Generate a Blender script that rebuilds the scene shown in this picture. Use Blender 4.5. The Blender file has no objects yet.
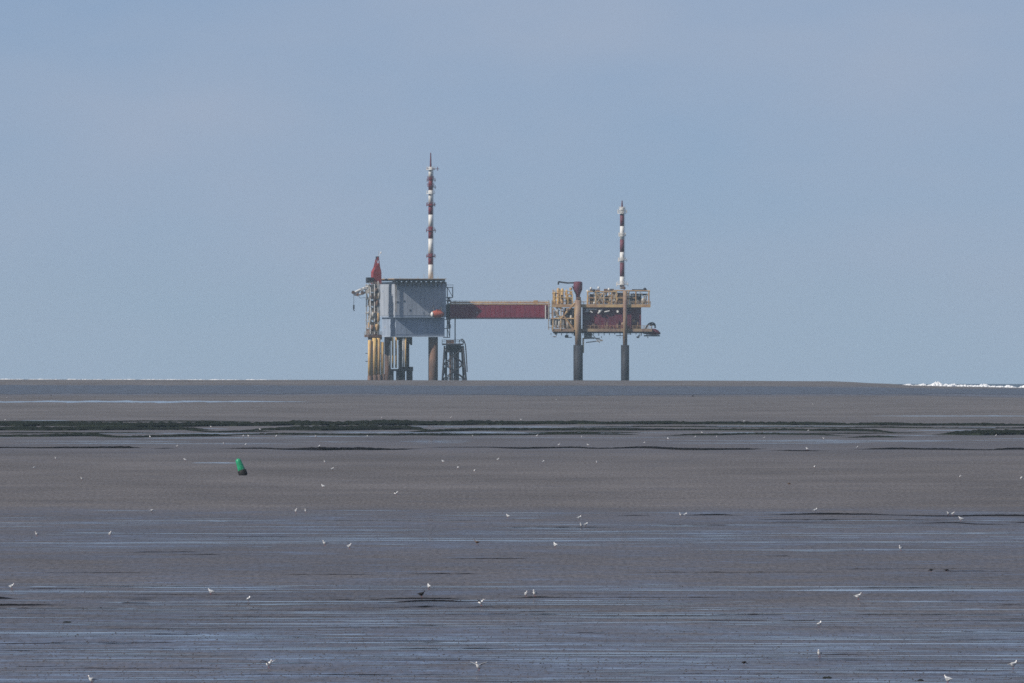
import bpy, bmesh, math, random
from mathutils import Vector, Matrix, noise as mnoise

R = math.radians
scene = bpy.context.scene
col = scene.collection

# ------------------------------------------------------------------ camera
F = 17067.0            # focal length in pixels: 600 mm on a 36 mm sensor, 1024 wide
H = 14.0               # camera stands on a dune, metres above the near mud
Y0 = 348.5             # image row of the true horizontal
ER = 7.4e6             # effective earth radius (with refraction)
cam_d = bpy.data.cameras.new('camera')
cam = bpy.data.objects.new('camera', cam_d)
col.objects.link(cam)
cam_d.sensor_width = 36.0
cam_d.lens = 600.0
cam_d.clip_start = 1.0
cam_d.clip_end = 200000.0
cam.location = (0, 0, H)
cam.rotation_euler = (math.pi / 2 + (Y0 - 341.5) / F, 0, 0)
scene.camera = cam

# ------------------------------------------------------------------ sky and sun
SUN_EL = 38.0
SUN_AZ = 30.0          # degrees the sun stands to the camera's side of due left
sdir = Vector((-math.cos(R(SUN_AZ)) * math.cos(R(SUN_EL)), -math.sin(R(SUN_AZ)) * math.cos(R(SUN_EL)), math.sin(R(SUN_EL))))
world = bpy.data.worlds.new('World')
scene.world = world
world.use_nodes = True
wn, wl = world.node_tree.nodes, world.node_tree.links
wn.clear()
sky = wn.new('ShaderNodeTexSky')
sky.sky_type = 'NISHITA'
sky.sun_disc = False
sky.sun_elevation = R(SUN_EL)
sky.sun_rotation = math.atan2(sdir.x, sdir.y)
sky.altitude = 0
sky.air_density = 0.5
sky.dust_density = 0.0
sky.ozone_density = 3.0
tc = wn.new('ShaderNodeTexCoord')
mp = wn.new('ShaderNodeMapping')
mp.inputs['Scale'].default_value = (30, 30, 80)
nz = wn.new('ShaderNodeTexNoise')
nz.inputs['Scale'].default_value = 1.0
nz.inputs['Detail'].default_value = 5
nz.inputs['Roughness'].default_value = 0.5
rp = wn.new('ShaderNodeMapRange')
rp.inputs['From Min'].default_value = 0.30
rp.inputs['From Max'].default_value = 0.70
rp.inputs['To Min'].default_value = 0.10
rp.inputs['To Max'].default_value = 0.95
mix = wn.new('ShaderNodeMix')
mix.data_type = 'RGBA'
mix.inputs['B'].default_value = (6.4, 7.75, 10.2, 1)      # thin high cloud
tint = wn.new('ShaderNodeMix')
tint.data_type = 'RGBA'
tint.blend_type = 'MULTIPLY'
tint.inputs['Factor'].default_value = 1.0
tint.inputs['B'].default_value = (0.84, 0.95, 1.25, 1)
bg = wn.new('ShaderNodeBackground')
bg.inputs['Strength'].default_value = 0.054
wo = wn.new('ShaderNodeOutputWorld')
wl.new(tc.outputs['Generated'], mp.inputs['Vector'])
wl.new(mp.outputs['Vector'], nz.inputs['Vector'])
wl.new(nz.outputs['Fac'], rp.inputs['Value'])
wl.new(sky.outputs['Color'], tint.inputs['A'])
wl.new(rp.outputs['Result'], mix.inputs['Factor'])
wl.new(tint.outputs['Result'], mix.inputs['A'])
wl.new(mix.outputs['Result'], bg.inputs['Color'])
wl.new(bg.outputs['Background'], wo.inputs['Surface'])

sun_d = bpy.data.lights.new('sun', 'SUN')
sun_d.energy = 4.4
sun_d.angle = R(0.5)
sun_d.color = (1.0, 0.94, 0.85)
sun = bpy.data.objects.new('sun', sun_d)
col.objects.link(sun)
sun.rotation_euler = sdir.to_track_quat('Z', 'Y').to_euler()

vs = scene.view_settings
vs.view_transform = 'Standard'
vs.look = 'None'
vs.exposure = 0.0
vs.gamma = 1.0
vs.use_curve_mapping = False
scene.render.engine = 'CYCLES'
cy = scene.cycles
cy.use_denoising = False
cy.max_bounces = 5
cy.diffuse_bounces = 2
cy.glossy_bounces = 2
cy.volume_bounces = 0
cy.use_adaptive_sampling = False
cy.pixel_filter_type = 'BLACKMAN_HARRIS'
cy.filter_width = 1.6          # soft long-lens picture through warm air

# ------------------------------------------------------------------ helpers
rnd = random.Random(7)
def fbm(x, y=0.0, z=0.0, o=4):
    return mnoise.fractal(Vector((x, y, z)), 1.0, 2.0, o)

def tag(o, label=None, cat=None, group=None, kind=None):
    if label: o['label'] = label
    if cat: o['category'] = cat
    if group: o['group'] = group
    if kind: o['kind'] = kind
    return o

def empty(name, loc, rz=0.0):
    o = bpy.data.objects.new(name, None)
    col.objects.link(o)
    o.location = loc
    o.rotation_euler = (0, 0, rz)
    o.empty_display_size = 1.0
    return o

def socket(n, *names):
    for k in names:
        if k in n.inputs: return n.inputs[k]

def material(name, base, rough=0.6, spec=0.4, metal=0.0, var=0.25, scale=0.6, second=None, amount=0.5, stretch=(1, 1, 1), bump=0.0):
    """Painted or natural surface: base colour with large wear patches of a second colour and fine grain."""
    m = bpy.data.materials.new(name)
    m.use_nodes = True
    n, l = m.node_tree.nodes, m.node_tree.links
    b = n['Principled BSDF']
    b.inputs['Roughness'].default_value = rough
    b.inputs['Metallic'].default_value = metal
    socket(b, 'Specular IOR Level', 'Specular').default_value = spec
    t = n.new('ShaderNodeTexCoord')
    mpn = n.new('ShaderNodeMapping')
    mpn.inputs['Scale'].default_value = stretch
    l.new(t.outputs['Object'], mpn.inputs['Vector'])
    n1 = n.new('ShaderNodeTexNoise')
    n1.inputs['Scale'].default_value = scale
    n1.inputs['Detail'].default_value = 6
    n1.inputs['Roughness'].default_value = 0.62
    l.new(mpn.outputs['Vector'], n1.inputs['Vector'])
    cr = n.new('ShaderNodeValToRGB')
    sec = second or tuple(c * (1 - var) for c in base)
    e = cr.color_ramp.elements
    e[0].position = 0.5 - 0.22 * amount
    e[0].color = (*sec, 1)
    e[1].position = 0.5 + 0.30 * (1 - amount)
    e[1].color = (*base, 1)
    l.new(n1.outputs['Fac'], cr.inputs['Fac'])
    n2 = n.new('ShaderNodeTexNoise')
    n2.inputs['Scale'].default_value = scale * 7
    n2.inputs['Detail'].default_value = 3
    l.new(mpn.outputs['Vector'], n2.inputs['Vector'])
    mr = n.new('ShaderNodeMapRange')
    mr.inputs['To Min'].default_value = 1 - var
    mr.inputs['To Max'].default_value = 1 + var
    l.new(n2.outputs['Fac'], mr.inputs['Value'])
    mx = n.new('ShaderNodeMix')
    mx.data_type = 'RGBA'
    mx.blend_type = 'MULTIPLY'
    mx.inputs['Factor'].default_value = 1
    l.new(cr.outputs['Color'], mx.inputs['A'])
    l.new(mr.outputs['Result'], mx.inputs['B'])
    l.new(mx.outputs['Result'], b.inputs['Base Color'])
    if bump:
        bp = n.new('ShaderNodeBump')
        bp.inputs['Strength'].default_value = bump
        l.new(n2.outputs['Fac'], bp.inputs['Height'])
        l.new(bp.outputs['Normal'], b.inputs['Normal'])
    return m

class MB:
    """Collects boxes, bars, tubes and prisms; build() links them as one mesh object."""
    def __init__(s): s.v, s.f = [], []
    def add(s, vs_, fs_):
        b = len(s.v)
        s.v += [tuple(p) for p in vs_]
        s.f += [tuple(b + i for i in f) for f in fs_]
        return s
    def box(s, c0, c1):
        x0, x1 = sorted((c0[0], c1[0])); y0, y1 = sorted((c0[1], c1[1])); z0, z1 = sorted((c0[2], c1[2]))
        return s.add([(x0, y0, z0), (x1, y0, z0), (x1, y1, z0), (x0, y1, z0), (x0, y0, z1), (x1, y0, z1), (x1, y1, z1), (x0, y1, z1)],
                     [(0, 3, 2, 1), (4, 5, 6, 7), (0, 1, 5, 4), (1, 2, 6, 5), (2, 3, 7, 6), (3, 0, 4, 7)])
    def tube(s, a, b, r0, r1=None, n=8, caps=True):
        a, b = Vector(a), Vector(b)
        r1 = r0 if r1 is None else r1
        w = (b - a).normalized()
        u = w.orthogonal().normalized()
        v = w.cross(u)
        P = []
        for p, r in ((a, r0), (b, r1)):
            for k in range(n):
                t = 2 * math.pi * (k + 0.5) / n
                P.append(p + u * (r * math.cos(t)) + v * (r * math.sin(t)))
        Fc = [(k, (k + 1) % n, n + (k + 1) % n, n + k) for k in range(n)]
        if caps: Fc += [tuple(range(n - 1, -1, -1)), tuple(range(n, 2 * n))]
        return s.add(P, Fc)
    def path(s, pts, r, n=6):
        for a, b in zip(pts[:-1], pts[1:]): s.tube(a, b, r, n=n)
        return s
    def lathe(s, c, prof, n=14, axis=None):
        """prof: list of (radius, height) along axis from point c"""
        c = Vector(c)
        w = Vector(axis or (0, 0, 1)).normalized()
        u = w.orthogonal().normalized(); v = w.cross(u)
        P = []
        for r, h in prof:
            for k in range(n):
                t = 2 * math.pi * k / n
                P.append(c + w * h + u * (r * math.cos(t)) + v * (r * math.sin(t)))
        Fc = []
        for i in range(len(prof) - 1):
            for k in range(n):
                k2 = (k + 1) % n
                Fc.append((i * n + k, i * n + k2, (i + 1) * n + k2, (i + 1) * n + k))
        Fc += [tuple(range(n - 1, -1, -1)), tuple(range((len(prof) - 1) * n, len(prof) * n))]
        return s.add(P, Fc)
    def prism(s, poly, d0, d1):
        """poly: list of (x, z), extruded along y from d0 to d1"""
        n = len(poly)
        P = [(x, d0, z) for x, z in poly] + [(x, d1, z) for x, z in poly]
        Fc = [tuple(range(n)), tuple(range(2 * n - 1, n - 1, -1))]
        Fc += [(i, n + i, n + (i + 1) % n, (i + 1) % n) for i in range(n)]
        return s.add(P, Fc)
    def mesh(s, name, mat, smooth=False):
        me = bpy.data.meshes.new(name)
        me.from_pydata(s.v, [], s.f)
        bm = bmesh.new(); bm.from_mesh(me)
        bmesh.ops.recalc_face_normals(bm, faces=bm.faces)
        bm.to_mesh(me); bm.free()
        if mat: me.materials.append(mat)
        if smooth:
            for p in me.polygons: p.use_smooth = True
        me.update()
        return me
    def build(s, name, mat, parent=None, smooth=False):
        return link(name, s.mesh(name, mat, smooth), parent)

def link(name, me, parent=None, loc=None):
    o = bpy.data.objects.new(name, me)
    col.objects.link(o)
    if parent: o.parent = parent
    if loc is not None: o.location = loc
    return o

# ------------------------------------------------------------------ terrain heights
SEA0 = -2.0
def sea_z(x, y): return SEA0 - (x * x + y * y) / (2 * ER)

def lerp_tab(tab, x):
    if x <= tab[0][0]: return tab[0][1]
    for (a, b), (c, d) in zip(tab[:-1], tab[1:]):
        if x <= c:
            t = (x - a) / (c - a)
            t = t * t * (3 - 2 * t)
            return b + (d - b) * t
    return tab[-1][1]
CREST_D = 6000.0
CREST = [(-400, 379.3), (0, 379.4), (250, 379.9), (520, 380.4), (700, 380.6), (830, 381.2), (880, 383.4), (915, 385.5), (960, 386.5), (1030, 387.8), (1500, 388.5)]
def crest_z(x):
    p = x * F / CREST_D + 512
    return H - (lerp_tab(CREST, p) - Y0) * CREST_D / F
def ground_z(x, y):
    """the flats lie level, rise very gently to the outer sand bank and drop to the sea behind it"""
    cz = crest_z(x)
    if y <= 3600: z = 0.0
    elif y <= CREST_D:
        t = (y - 3600) / (CREST_D - 3600)
        z = cz * (t ** 1.35)
    else:
        t = min(1.0, (y - CREST_D) / 420.0)
        z = cz + (-9.0 - cz) * t * t * (3 - 2 * t)
    z += 0.05 * fbm(x / 60.0, y / 160.0, 3.1, 3)
    return z
def on_ground(px, py):
    """pixel -> point on the flats, found by marching along the sight line"""
    d = 500.0
    k = (py - Y0) / F
    sx = (px - 512) / F
    prev = d
    while d < 6400:
        if H - k * d <= ground_z(sx * d, d):
            lo, hi = prev, d
            for _ in range(20):
                m_ = (lo + hi) / 2
                if H - k * m_ <= ground_z(sx * m_, m_): hi = m_
                else: lo = m_
            d = hi
            break
        prev = d
        d += 20.0
    return Vector((sx * d, d, ground_z(sx * d, d)))

# ------------------------------------------------------------------ mud and sand material
def mud_material():
    m = bpy.data.materials.new('tidal_mud')
    m.use_nodes = True
    n, l = m.node_tree.nodes, m.node_tree.links
    b = n['Principled BSDF']
    t = n.new('ShaderNodeTexCoord')
    sep = n.new('ShaderNodeSeparateXYZ')
    l.new(t.outputs['Object'], sep.inputs['Vector'])
    def noise(sc, scale, detail=5, rough=0.6):
        mp_ = n.new('ShaderNodeMapping')
        mp_.inputs['Scale'].default_value = sc
        l.new(t.outputs['Object'], mp_.inputs['Vector'])
        q = n.new('ShaderNodeTexNoise')
        q.inputs['Scale'].default_value = scale
        q.inputs['Detail'].default_value = detail
        q.inputs['Roughness'].default_value = rough
        l.new(mp_.outputs['Vector'], q.inputs['Vector'])
        return q.outputs['Fac']
    def math_(op, a, b_=None, clamp=False):
        q = n.new('ShaderNodeMath'); q.operation = op; q.use_clamp = clamp
        for i, v in enumerate((a, b_)):
            if v is None: continue
            if isinstance(v, (int, float)): q.inputs[i].default_value = v
            else: l.new(v, q.inputs[i])
        return q.outputs[0]
    def remap(v, a, b_, c=0.0, d=1.0):
        q = n.new('ShaderNodeMapRange')
        q.inputs['From Min'].default_value = a; q.inputs['From Max'].default_value = b_
        q.inputs['To Min'].default_value = c; q.inputs['To Max'].default_value = d
        l.new(v, q.inputs['Value'])
        return q.outputs['Result']
    # how wet each zone of the flats is, by distance from the shore (metres)
    ya = math_('ADD', sep.outputs['Y'], math_('MULTIPLY', math_('SUBTRACT', noise((1, .25, 1), .012, 3), 0.5), 140.0))
    zone = n.new('ShaderNodeValToRGB')
    zone.color_ramp.interpolation = 'LINEAR'
    def dist(py):
        k = (py - Y0) / F
        return H / k
    stops = [(683, .68), (640, .70), (606, .50), (590, .62), (584, .52), (556, .50), (542, .62), (531, .58), (512, .52), (506, .20), (470, .14), (456, .26), (449, .42), (437, .40), (420, .25), (416, .10), (404, .12)]
    pts = [(on_ground(512, py).y, w) for py, w in stops]
    pts += [(on_ground(512, 397).y, .18), (on_ground(512, 394).y, .62), (on_ground(512, 387).y, .62), (on_ground(512, 384.5).y, .10), (6000, .06)]
    pts.sort()
    rng = 6400.0
    el = zone.color_ramp.elements
    while len(el) < len(pts): el.new(0.5)
    for e, (d, w) in zip(el, pts):
        e.position = d / rng
        e.color = (w, w, w, 1)
    l.new(math_('DIVIDE', ya, rng), zone.inputs['Fac'])
    big = noise((1, .5, 1), .09, 6, .62)      # pools and dry humps, some ten metres across
    fine = noise((.10, .12, 1), 1.6, 6, .66)      # drained runnels, a few metres across
    speck = noise((1, .10, 1), 1.6, 4, .6)
    s1 = math_('ADD', math_('MULTIPLY', math_('SUBTRACT', big, .5), .85), math_('ADD', math_('MULTIPLY', math_('SUBTRACT', fine, .5), 1.15), math_('MULTIPLY', math_('SUBTRACT', speck, .5), .35)))
    wet = math_('ADD', zone.outputs['Color'], s1, True)
    # colour: pale brown sand when dry, dark grey-brown mud when wet
    cr = n.new('ShaderNodeValToRGB')
    e = cr.color_ramp.elements
    e[0].position = 0.05; e[0].color = (.138, .129, .131, 1)
    e[1].position = 0.75; e[1].color = (.066, .062, .072, 1)
    l.new(wet, cr.inputs['Fac'])
    grain = remap(noise((1, .05, 1), 3.2, 5, .7), .25, .75, .45, 1.55)
    mx = n.new('ShaderNodeMix'); mx.data_type = 'RGBA'; mx.blend_type = 'MULTIPLY'
    mx.inputs['Factor'].default_value = 1
    l.new(cr.outputs['Color'], mx.inputs['A']); l.new(grain, mx.inputs['B'])
    patch = remap(noise((1, .3, 1), .03, 4, .6), .3, .7, .80, 1.20)
    mx2 = n.new('ShaderNodeMix'); mx2.data_type = 'RGBA'; mx2.blend_type = 'MULTIPLY'
    mx2.inputs['Factor'].default_value = 1
    l.new(mx.outputs['Result'], mx2.inputs['A']); l.new(patch, mx2.inputs['B'])
    l.new(mx2.outputs['Result'], b.inputs['Base Color'])
    l.new(remap(wet, .2, .95, .85, .10), b.inputs['Roughness'])
    l.new(remap(wet, .15, .95, .03, .42), socket(b, 'Specular IOR Level', 'Specular'))
    return m
M_mud = mud_material()

def water_material(name, base, rough, spec=.5, wave=0.0):
    m = bpy.data.materials.new(name)
    m.use_nodes = True
    n, l = m.node_tree.nodes, m.node_tree.links
    b = n['Principled BSDF']
    b.inputs['Base Color'].default_value = (*base, 1)
    b.inputs['IOR'].default_value = 1.33
    socket(b, 'Specular IOR Level', 'Specular').default_value = spec
    t = n.new('ShaderNodeTexCoord')
    q = n.new('ShaderNodeTexNoise')
    q.inputs['Scale'].default_value = .35
    q.inputs['Detail'].default_value = 5
    l.new(t.outputs['Object'], q.inputs['Vector'])
    r_ = n.new('ShaderNodeMapRange')
    r_.inputs['From Min'].default_value = .3; r_.inputs['From Max'].default_value = .7
    r_.inputs['To Min'].default_value = rough * .5; r_.inputs['To Max'].default_value = rough * 1.6
    l.new(q.outputs['Fac'], r_.inputs['Value'])
    l.new(r_.outputs['Result'], b.inputs['Roughness'])
    return m
M_puddle = water_material('shallow_water', (.07, .068, .07), .07, .5)
M_sea = water_material('sea_water', (.03, .05, .06), .35)

# ------------------------------------------------------------------ ground sheet and sea
def sheet(xs, ys, zf, name, mat):
    P = [(x, y, zf(x, y)) for y in ys for x in xs]
    nx = len(xs)
    Fc = [(j * nx + i, j * nx + i + 1, (j + 1) * nx + i + 1, (j + 1) * nx + i) for j in range(len(ys) - 1) for i in range(nx - 1)]
    me = bpy.data.meshes.new(name)
    me.from_pydata(P, [], Fc)
    me.materials.append(mat)
    for p in me.polygons: p.use_smooth = True
    return link(name, me)
xs = [-2600, -1900, -1300, -900, -650, -480, -360] + [-280 + 7 * i for i in range(81)] + [360, 480, 650, 900, 1300, 1900, 2600]
ys = [-600, -200, 100, 300] + [450 + 22 * i for i in range(143)] + [3600 + 30 * i for i in range(81)] + [6006, 6014, 6025, 6040, 6060, 6085, 6120, 6160, 6210, 6270, 6340, 6420]
tag(sheet(xs, ys, ground_z, 'mudflat', M_mud), kind='structure')
sxs = [-24000, -18000, -12000, -8000, -5500, -4000, -2800, -1800, -1000, -400, 0, 400, 1000, 1800, 2800, 4000, 5500, 8000, 12000, 18000, 24000]
sys_ = [-24000, -12000, -6000, -2000] + [0, 1500, 3000, 4200, 5200, 5800, 6200, 6600, 7000, 7500, 8000, 8700, 9500, 10500, 11500, 12500, 13500, 14500, 15500, 16500, 18000, 20000, 22000, 24000]
tag(sheet(sxs, sys_, sea_z, 'sea', M_sea), kind='structure')

# ------------------------------------------------------------------ standing water
def puddle_poly(px0, px1, py, half, seed, ramp=0.35):
    """outline of a long shallow pool: ends tapered, edges ragged; half = half depth in metres"""
    a, b = on_ground(px0, py), on_ground(px1, py)
    L = b.x - a.x
    n = max(10, min(90, int((px1 - px0) / 5)))
    up, dn = [], []
    for i in range(n + 1):
        t = i / n
        env = min(1.0, min(t, 1 - t) / ramp) ** 0.6 if 0 < t < 1 else 0.0
        x = a.x + L * t
        w1 = half * env * (0.75 + 0.6 * fbm(x * 0.35 + seed, seed * 1.7, 0, 3))
        w2 = half * env * (0.75 + 0.6 * fbm(x * 0.35 + seed + 50, seed * 1.7, 5, 3))
        yc = a.y + half * 0.8 * fbm(x * 0.08 + seed * 3.3, seed, 2, 2)
        up.append((x, yc + max(.02, w1)))
        dn.append((x, yc - max(.02, w2)))
    return dn + up[::-1], n + 1
def puddle_mesh(mb, *a, **k):
    poly, n = puddle_poly(*a, **k)
    lo = poly[:n]; hi = poly[n:][::-1]
    P = [(x, y, ground_z(x, y) + .012) for x, y in lo] + [(x, y, ground_z(x, y) + .012) for x, y in hi]
    mb.add(P, [(i, i + 1, n + i + 1, n + i) for i in range(n - 1)])
    return mb
# the pools one can point at: (x0, x1, row, half depth in rows)
POOLS = [(-60, 312, 401.6, .75), (190, 240, 463.1, .55), (-40, 360, 543.2, .45), (300, 720, 540.6, .45), (640, 1070, 542.5, .4),
         (130, 290, 588.0, .4), (-60, 300, 592.0, .35), (330, 470, 602.2, .3), (560, 830, 590.6, .35), (780, 1060, 590.5, .7), (700, 900, 587.2, .4),
         (860, 960, 601.8, .45), (-60, 200, 633.2, .5), (20, 330, 636.4, .35), (430, 610, 600.8, .4), (60, 400, 658.9, .4), (640, 1080, 643.8, .5),
         (300, 560, 643.0, .5), (500, 700, 653.3, .6), (860, 1080, 656.2, .5), (870, 1070, 416.0, .35), (20, 70, 420.6, .3), (145, 200, 425.2, .3), (95, 130, 426.0, .25), (270, 330, 425.0, .3), (390, 640, 427.2, .3), (40, 110, 433.0, .35), (190, 250, 433.6, .4), (440, 520, 432.2, .35), (560, 640, 432.6, .3), (700, 800, 432.8, .3), (900, 980, 430.4, .3), (330, 430, 432.4, .3), (120, 260, 680.0, .4)]
for i, (x0, x1, py, hp) in enumerate(POOLS):
    d = on_ground((x0 + x1) / 2, py).y
    half = hp * d * d / (H * F)
    o = puddle_mesh(MB(), x0, x1, py, half, 11.3 * i + 2).build('puddle', M_puddle)
    tag(o, kind='structure')
small = MB()
for i in range(620):
    u = rnd.random()
    if u < .72: py = rnd.uniform(600, 690)
    elif u < .84: py = rnd.choice([rnd.gauss(541, 5), rnd.gauss(588, 3), rnd.gauss(528, 6)])
    else: py = rnd.choice([rnd.uniform(425, 444), rnd.uniform(508, 540)])
    w = rnd.uniform(20, 90) if rnd.random() < .5 else rnd.uniform(90, 420)
    x0 = rnd.uniform(-80, 1040)
    d = on_ground(512, py).y
    puddle_mesh(small, x0, x0 + w, py, rnd.uniform(.06, .30) * d * d / (H * F), 5.1 * i)
tag(small.build('shallow_film_water', M_puddle), kind='stuff')

# ------------------------------------------------------------------ the tidal channel in front of the outer bank
M_channel = water_material('channel_water', (.055, .058, .068), .40, .22)
cvs, cfs = [], []
cn = 520
for i in range(cn + 1):
    px = -260 + 1560 * i / cn
    top = lerp_tab([(-260, 385.2), (300, 385.6), (560, 386.0), (760, 386.8), (880, 388.4), (1300, 391.0)], px) + .5 * fbm(px * .012, 4.2, 0, 4) + .35 * fbm(px * .11, 1.2, 0, 4)
    bot = lerp_tab([(-260, 394.2), (250, 393.6), (600, 395.2), (800, 394.0), (1300, 396.0)], px) + .9 * fbm(px * .010, 9.2, 0, 4) + .5 * fbm(px * .11, 7.2, 0, 4)
    for py in (bot, (bot * 2 + top) / 3, (bot + top * 2) / 3, top):
        g = on_ground(px, py)
        cvs.append((g.x, g.y, g.z + .05))
for i in range(cn):
    for k in range(3):
        a = i * 4 + k
        cfs.append((a, a + 4, a + 5, a + 1))
cme = bpy.data.meshes.new('tidal_channel')
cme.from_pydata(cvs, [], cfs)
cme.materials.append(M_channel)
tag(link('tidal_channel', cme), kind='structure')

# ------------------------------------------------------------------ dark mud banks and weed beds
M_bank = material('black_creek_mud', (.012, .012, .015), .9, .0, var=.4, scale=.5, second=(.008, .008, .010), amount=.5)
M_weed = material('weed_covered_mud', (.022, .028, .020), .9, .0, var=.5, scale=.06, second=(.010, .012, .013), amount=.6)
def bank(name, keys, mat, seed, scarp=.45, rough=.3, gain=1.25):
    """dark flat-topped bank: a low scarp facing the shore and a level top behind. keys: (column, row of its foot, rows it covers)"""
    px0, px1 = keys[0][0], keys[-1][0]
    foot = [(k[0], k[1]) for k in keys]; hgt = [(k[0], k[2]) for k in keys]
    n = int((px1 - px0) / 1.5)
    P, Fc = [], []
    nk = 6
    for i in range(n + 1):
        px = px0 + (px1 - px0) * i / n
        g = on_ground(px, lerp_tab(foot, px))
        s = g.y / F
        env = min(1.0, min(i, n - i) / 14.0)
        rows = max(0.02, gain * lerp_tab(hgt, px) * max(.1, 1 + rough * (1.1 * fbm(px * .022 + seed, seed, 0, 5) + .9 * fbm(px * .22 + seed, seed, 6, 4)))) * env
        hh = rows * scarp * s + .004
        dep = rows * (1 - scarp) * g.y * g.y / (H * F) + .6
        wob = .25 * g.y * g.y / (H * F) * fbm(px * .03 + seed, 3, 3, 3)
        for k, (dy, hz) in enumerate(((-.35 * hh - .2, -.05), (0.0, .55), (.25 * hh, .92), (.5, 1.0), (dep * .6, .85), (dep, -.05))):
            y = g.y + dy + wob
            x = g.x * y / g.y
            lump = 1 + .12 * fbm(px * .4, k * 1.7, seed, 3) if 0 < k < 5 else 1
            P.append((x, y, ground_z(x, y) + hh * hz * lump))
    for i in range(n):
        for k in range(nk - 1):
            a = i * nk + k
            Fc.append((a, a + nk, a + nk + 1, a + 1))
    me = bpy.data.meshes.new(name)
    me.from_pydata(P, [], Fc)
    me.materials.append(mat)
    return tag(link(name, me), kind='structure')
# the black creek edge near row 448
bank('creek_bank', [(-40, 447.8, 1.2), (40, 448.3, 1.4), (120, 448.2, 2.2), (150, 448.0, .6)], M_bank, 1)
bank('creek_bank', [(150, 448.6, .8), (165, 448.6, 1.6), (178, 448.4, .7)], M_bank, 2)
bank('creek_bank', [(218, 448.8, .6), (258, 448.8, 1.4), (290, 450.0, 1.6), (320, 450.2, 3.6), (360, 450.2, 3.2), (400, 449.8, 1.4), (424, 448.6, .8)], M_bank, 3)
bank('creek_bank', [(420, 447.6, .4), (480, 447.4, .7), (520, 448.8, 1.6), (570, 448.0, 1.6), (600, 448.8, 1.4), (640, 448.2, 2.0), (690, 450.2, 2.6), (740, 449.8, 1.8), (770, 448.8, .8)], M_bank, 4)
bank('creek_bank', [(765, 450.2, .6), (800, 451.2, 1.2), (832, 451.0, .5)], M_bank, 5)
bank('creek_bank', [(850, 449.4, .5), (890, 449.4, 1.8), (940, 449.8, 1.8), (985, 450.2, 1.2), (1015, 449.6, 2.0), (1070, 449.4, 1.6)], M_bank, 6)
# the creek edges near row 515
bank('creek_bank', [(618, 515.6, .5), (635, 515.6, .9), (650, 515.5, .4)], M_bank, 7)
bank('creek_bank', [(680, 515.4, .5), (720, 515.2, 1.4), (742, 515.6, .5)], M_bank, 8)
bank('creek_bank', [(764, 514.9, .6), (815, 514.6, 1.8), (860, 514.6, 1.4), (900, 515.4, .6), (940, 516.6, 1.2), (1000, 516.0, 1.6), (1070, 516.8, 1.2)], M_bank, 9)
bank('creek_bank', [(912, 523.4, .5), (950, 523.2, 1.0), (985, 524.6, .8), (1010, 524.8, .5)], M_bank, 10)
bank('creek_bank', [(1008, 522.8, .6), (1030, 522.8, 1.4), (1070, 522.6, 1.4)], M_bank, 11)
# dark patches near row 598
bank('creek_bank', [(370, 599.2, .5), (410, 599.0, 1.2), (440, 599.0, 1.2), (470, 599.4, .4)], M_bank, 12)
bank('creek_bank', [(378, 602.8, .4), (430, 601.4, 1.6), (480, 601.6, .6)], M_bank, 13)
bank('creek_bank', [(408, 606.4, .4), (425, 606.6, 1.4), (445, 606.2, .4)], M_bank, 14)
bank('creek_bank', [(-30, 600.0, 4.0), (8, 598.8, 2.6), (18, 599.2, .4)], M_bank, 15)
bank('creek_bank', [(-30, 606.0, 2.0), (20, 605.6, 1.6), (66, 605.2, .4)], M_bank, 16)
bank('creek_bank', [(510, 598.0, .4), (540, 597.6, 1.0), (566, 597.2, .4)], M_bank, 17)
# the broad weed-covered beds, rows 419 to 437
WEED = [([(-40, 426.0, 3.0), (40, 426.0, 3.8), (130, 427.4, 4.0), (260, 426.0, 3.4), (300, 425.5, 3.6), (400, 425.5, 4.2), (470, 425, 3.2), (560, 424.4, 2.6), (700, 424.4, 2.4), (800, 425.0, 2.4), (900, 425.6, 2.2), (1070, 426, 2.0)], 21),
        ([(-40, 430.4, 2.6), (60, 430.6, 3.4), (160, 430.0, 2.8), (215, 430.0, 1.2)], 22),
        ([(240, 430.2, 1.2), (330, 430.6, 4.0), (400, 429.8, 3.4), (440, 430.6, 1.2)], 23),
        ([(400, 432.2, .8), (480, 430.8, 2.4), (540, 430.6, 2.2), (620, 430.6, 2.2), (680, 430.4, 1.4), (780, 430.6, 1.8), (860, 431.4, 2.0), (900, 432.6, 1.2)], 24),
        ([(-40, 437.0, 1.2), (20, 436.8, 1.8), (90, 436.4, 2.4), (120, 437.6, 1.4), (200, 436.6, 2.0), (240, 436.0, 1.0)], 25),
        ([(220, 435.0, .8), (280, 434.8, 1.5), (360, 435.4, 1.5), (440, 435.6, 1.8), (520, 435.2, 1.4), (560, 434.6, 1.6), (640, 434.8, 1.2)], 26),
        ([(660, 435.8, .6), (700, 435.4, 1.2), (760, 434.6, 1.6), (810, 435.0, 1.4), (850, 436.0, .6)], 27),
        ([(930, 434.6, 1.0), (980, 435.4, 4.6), (1020, 434.8, 4.2), (1070, 435, 4.4)], 28),
        ([(840, 437.6, .5), (880, 437.4, 1.6), (912, 437.2, .5)], 29),
        ([(160, 428.4, .6), (215, 432.4, 1.4), (280, 431.6, 1.0)], 30),
        ([(-40, 422.0, .6), (60, 421.8, .8), (180, 421.6, .9), (260, 421.8, .5)], 31),
        ([(-40, 433.6, .5), (30, 433.4, .9), (110, 433.2, .8), (170, 433.4, .4)], 32),
        ([(560, 427.4, .4), (660, 427.0, .8), (760, 427.4, .7), (860, 427.8, .9), (960, 428.6, .8), (1070, 428.4, 1.0)], 33),
        ([(520, 432.8, .5), (580, 432.6, .9), (650, 433.0, .5)], 34),
        ([(800, 433.4, .4), (850, 433.8, .9), (930, 433.2, .6)], 35)]
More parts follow.
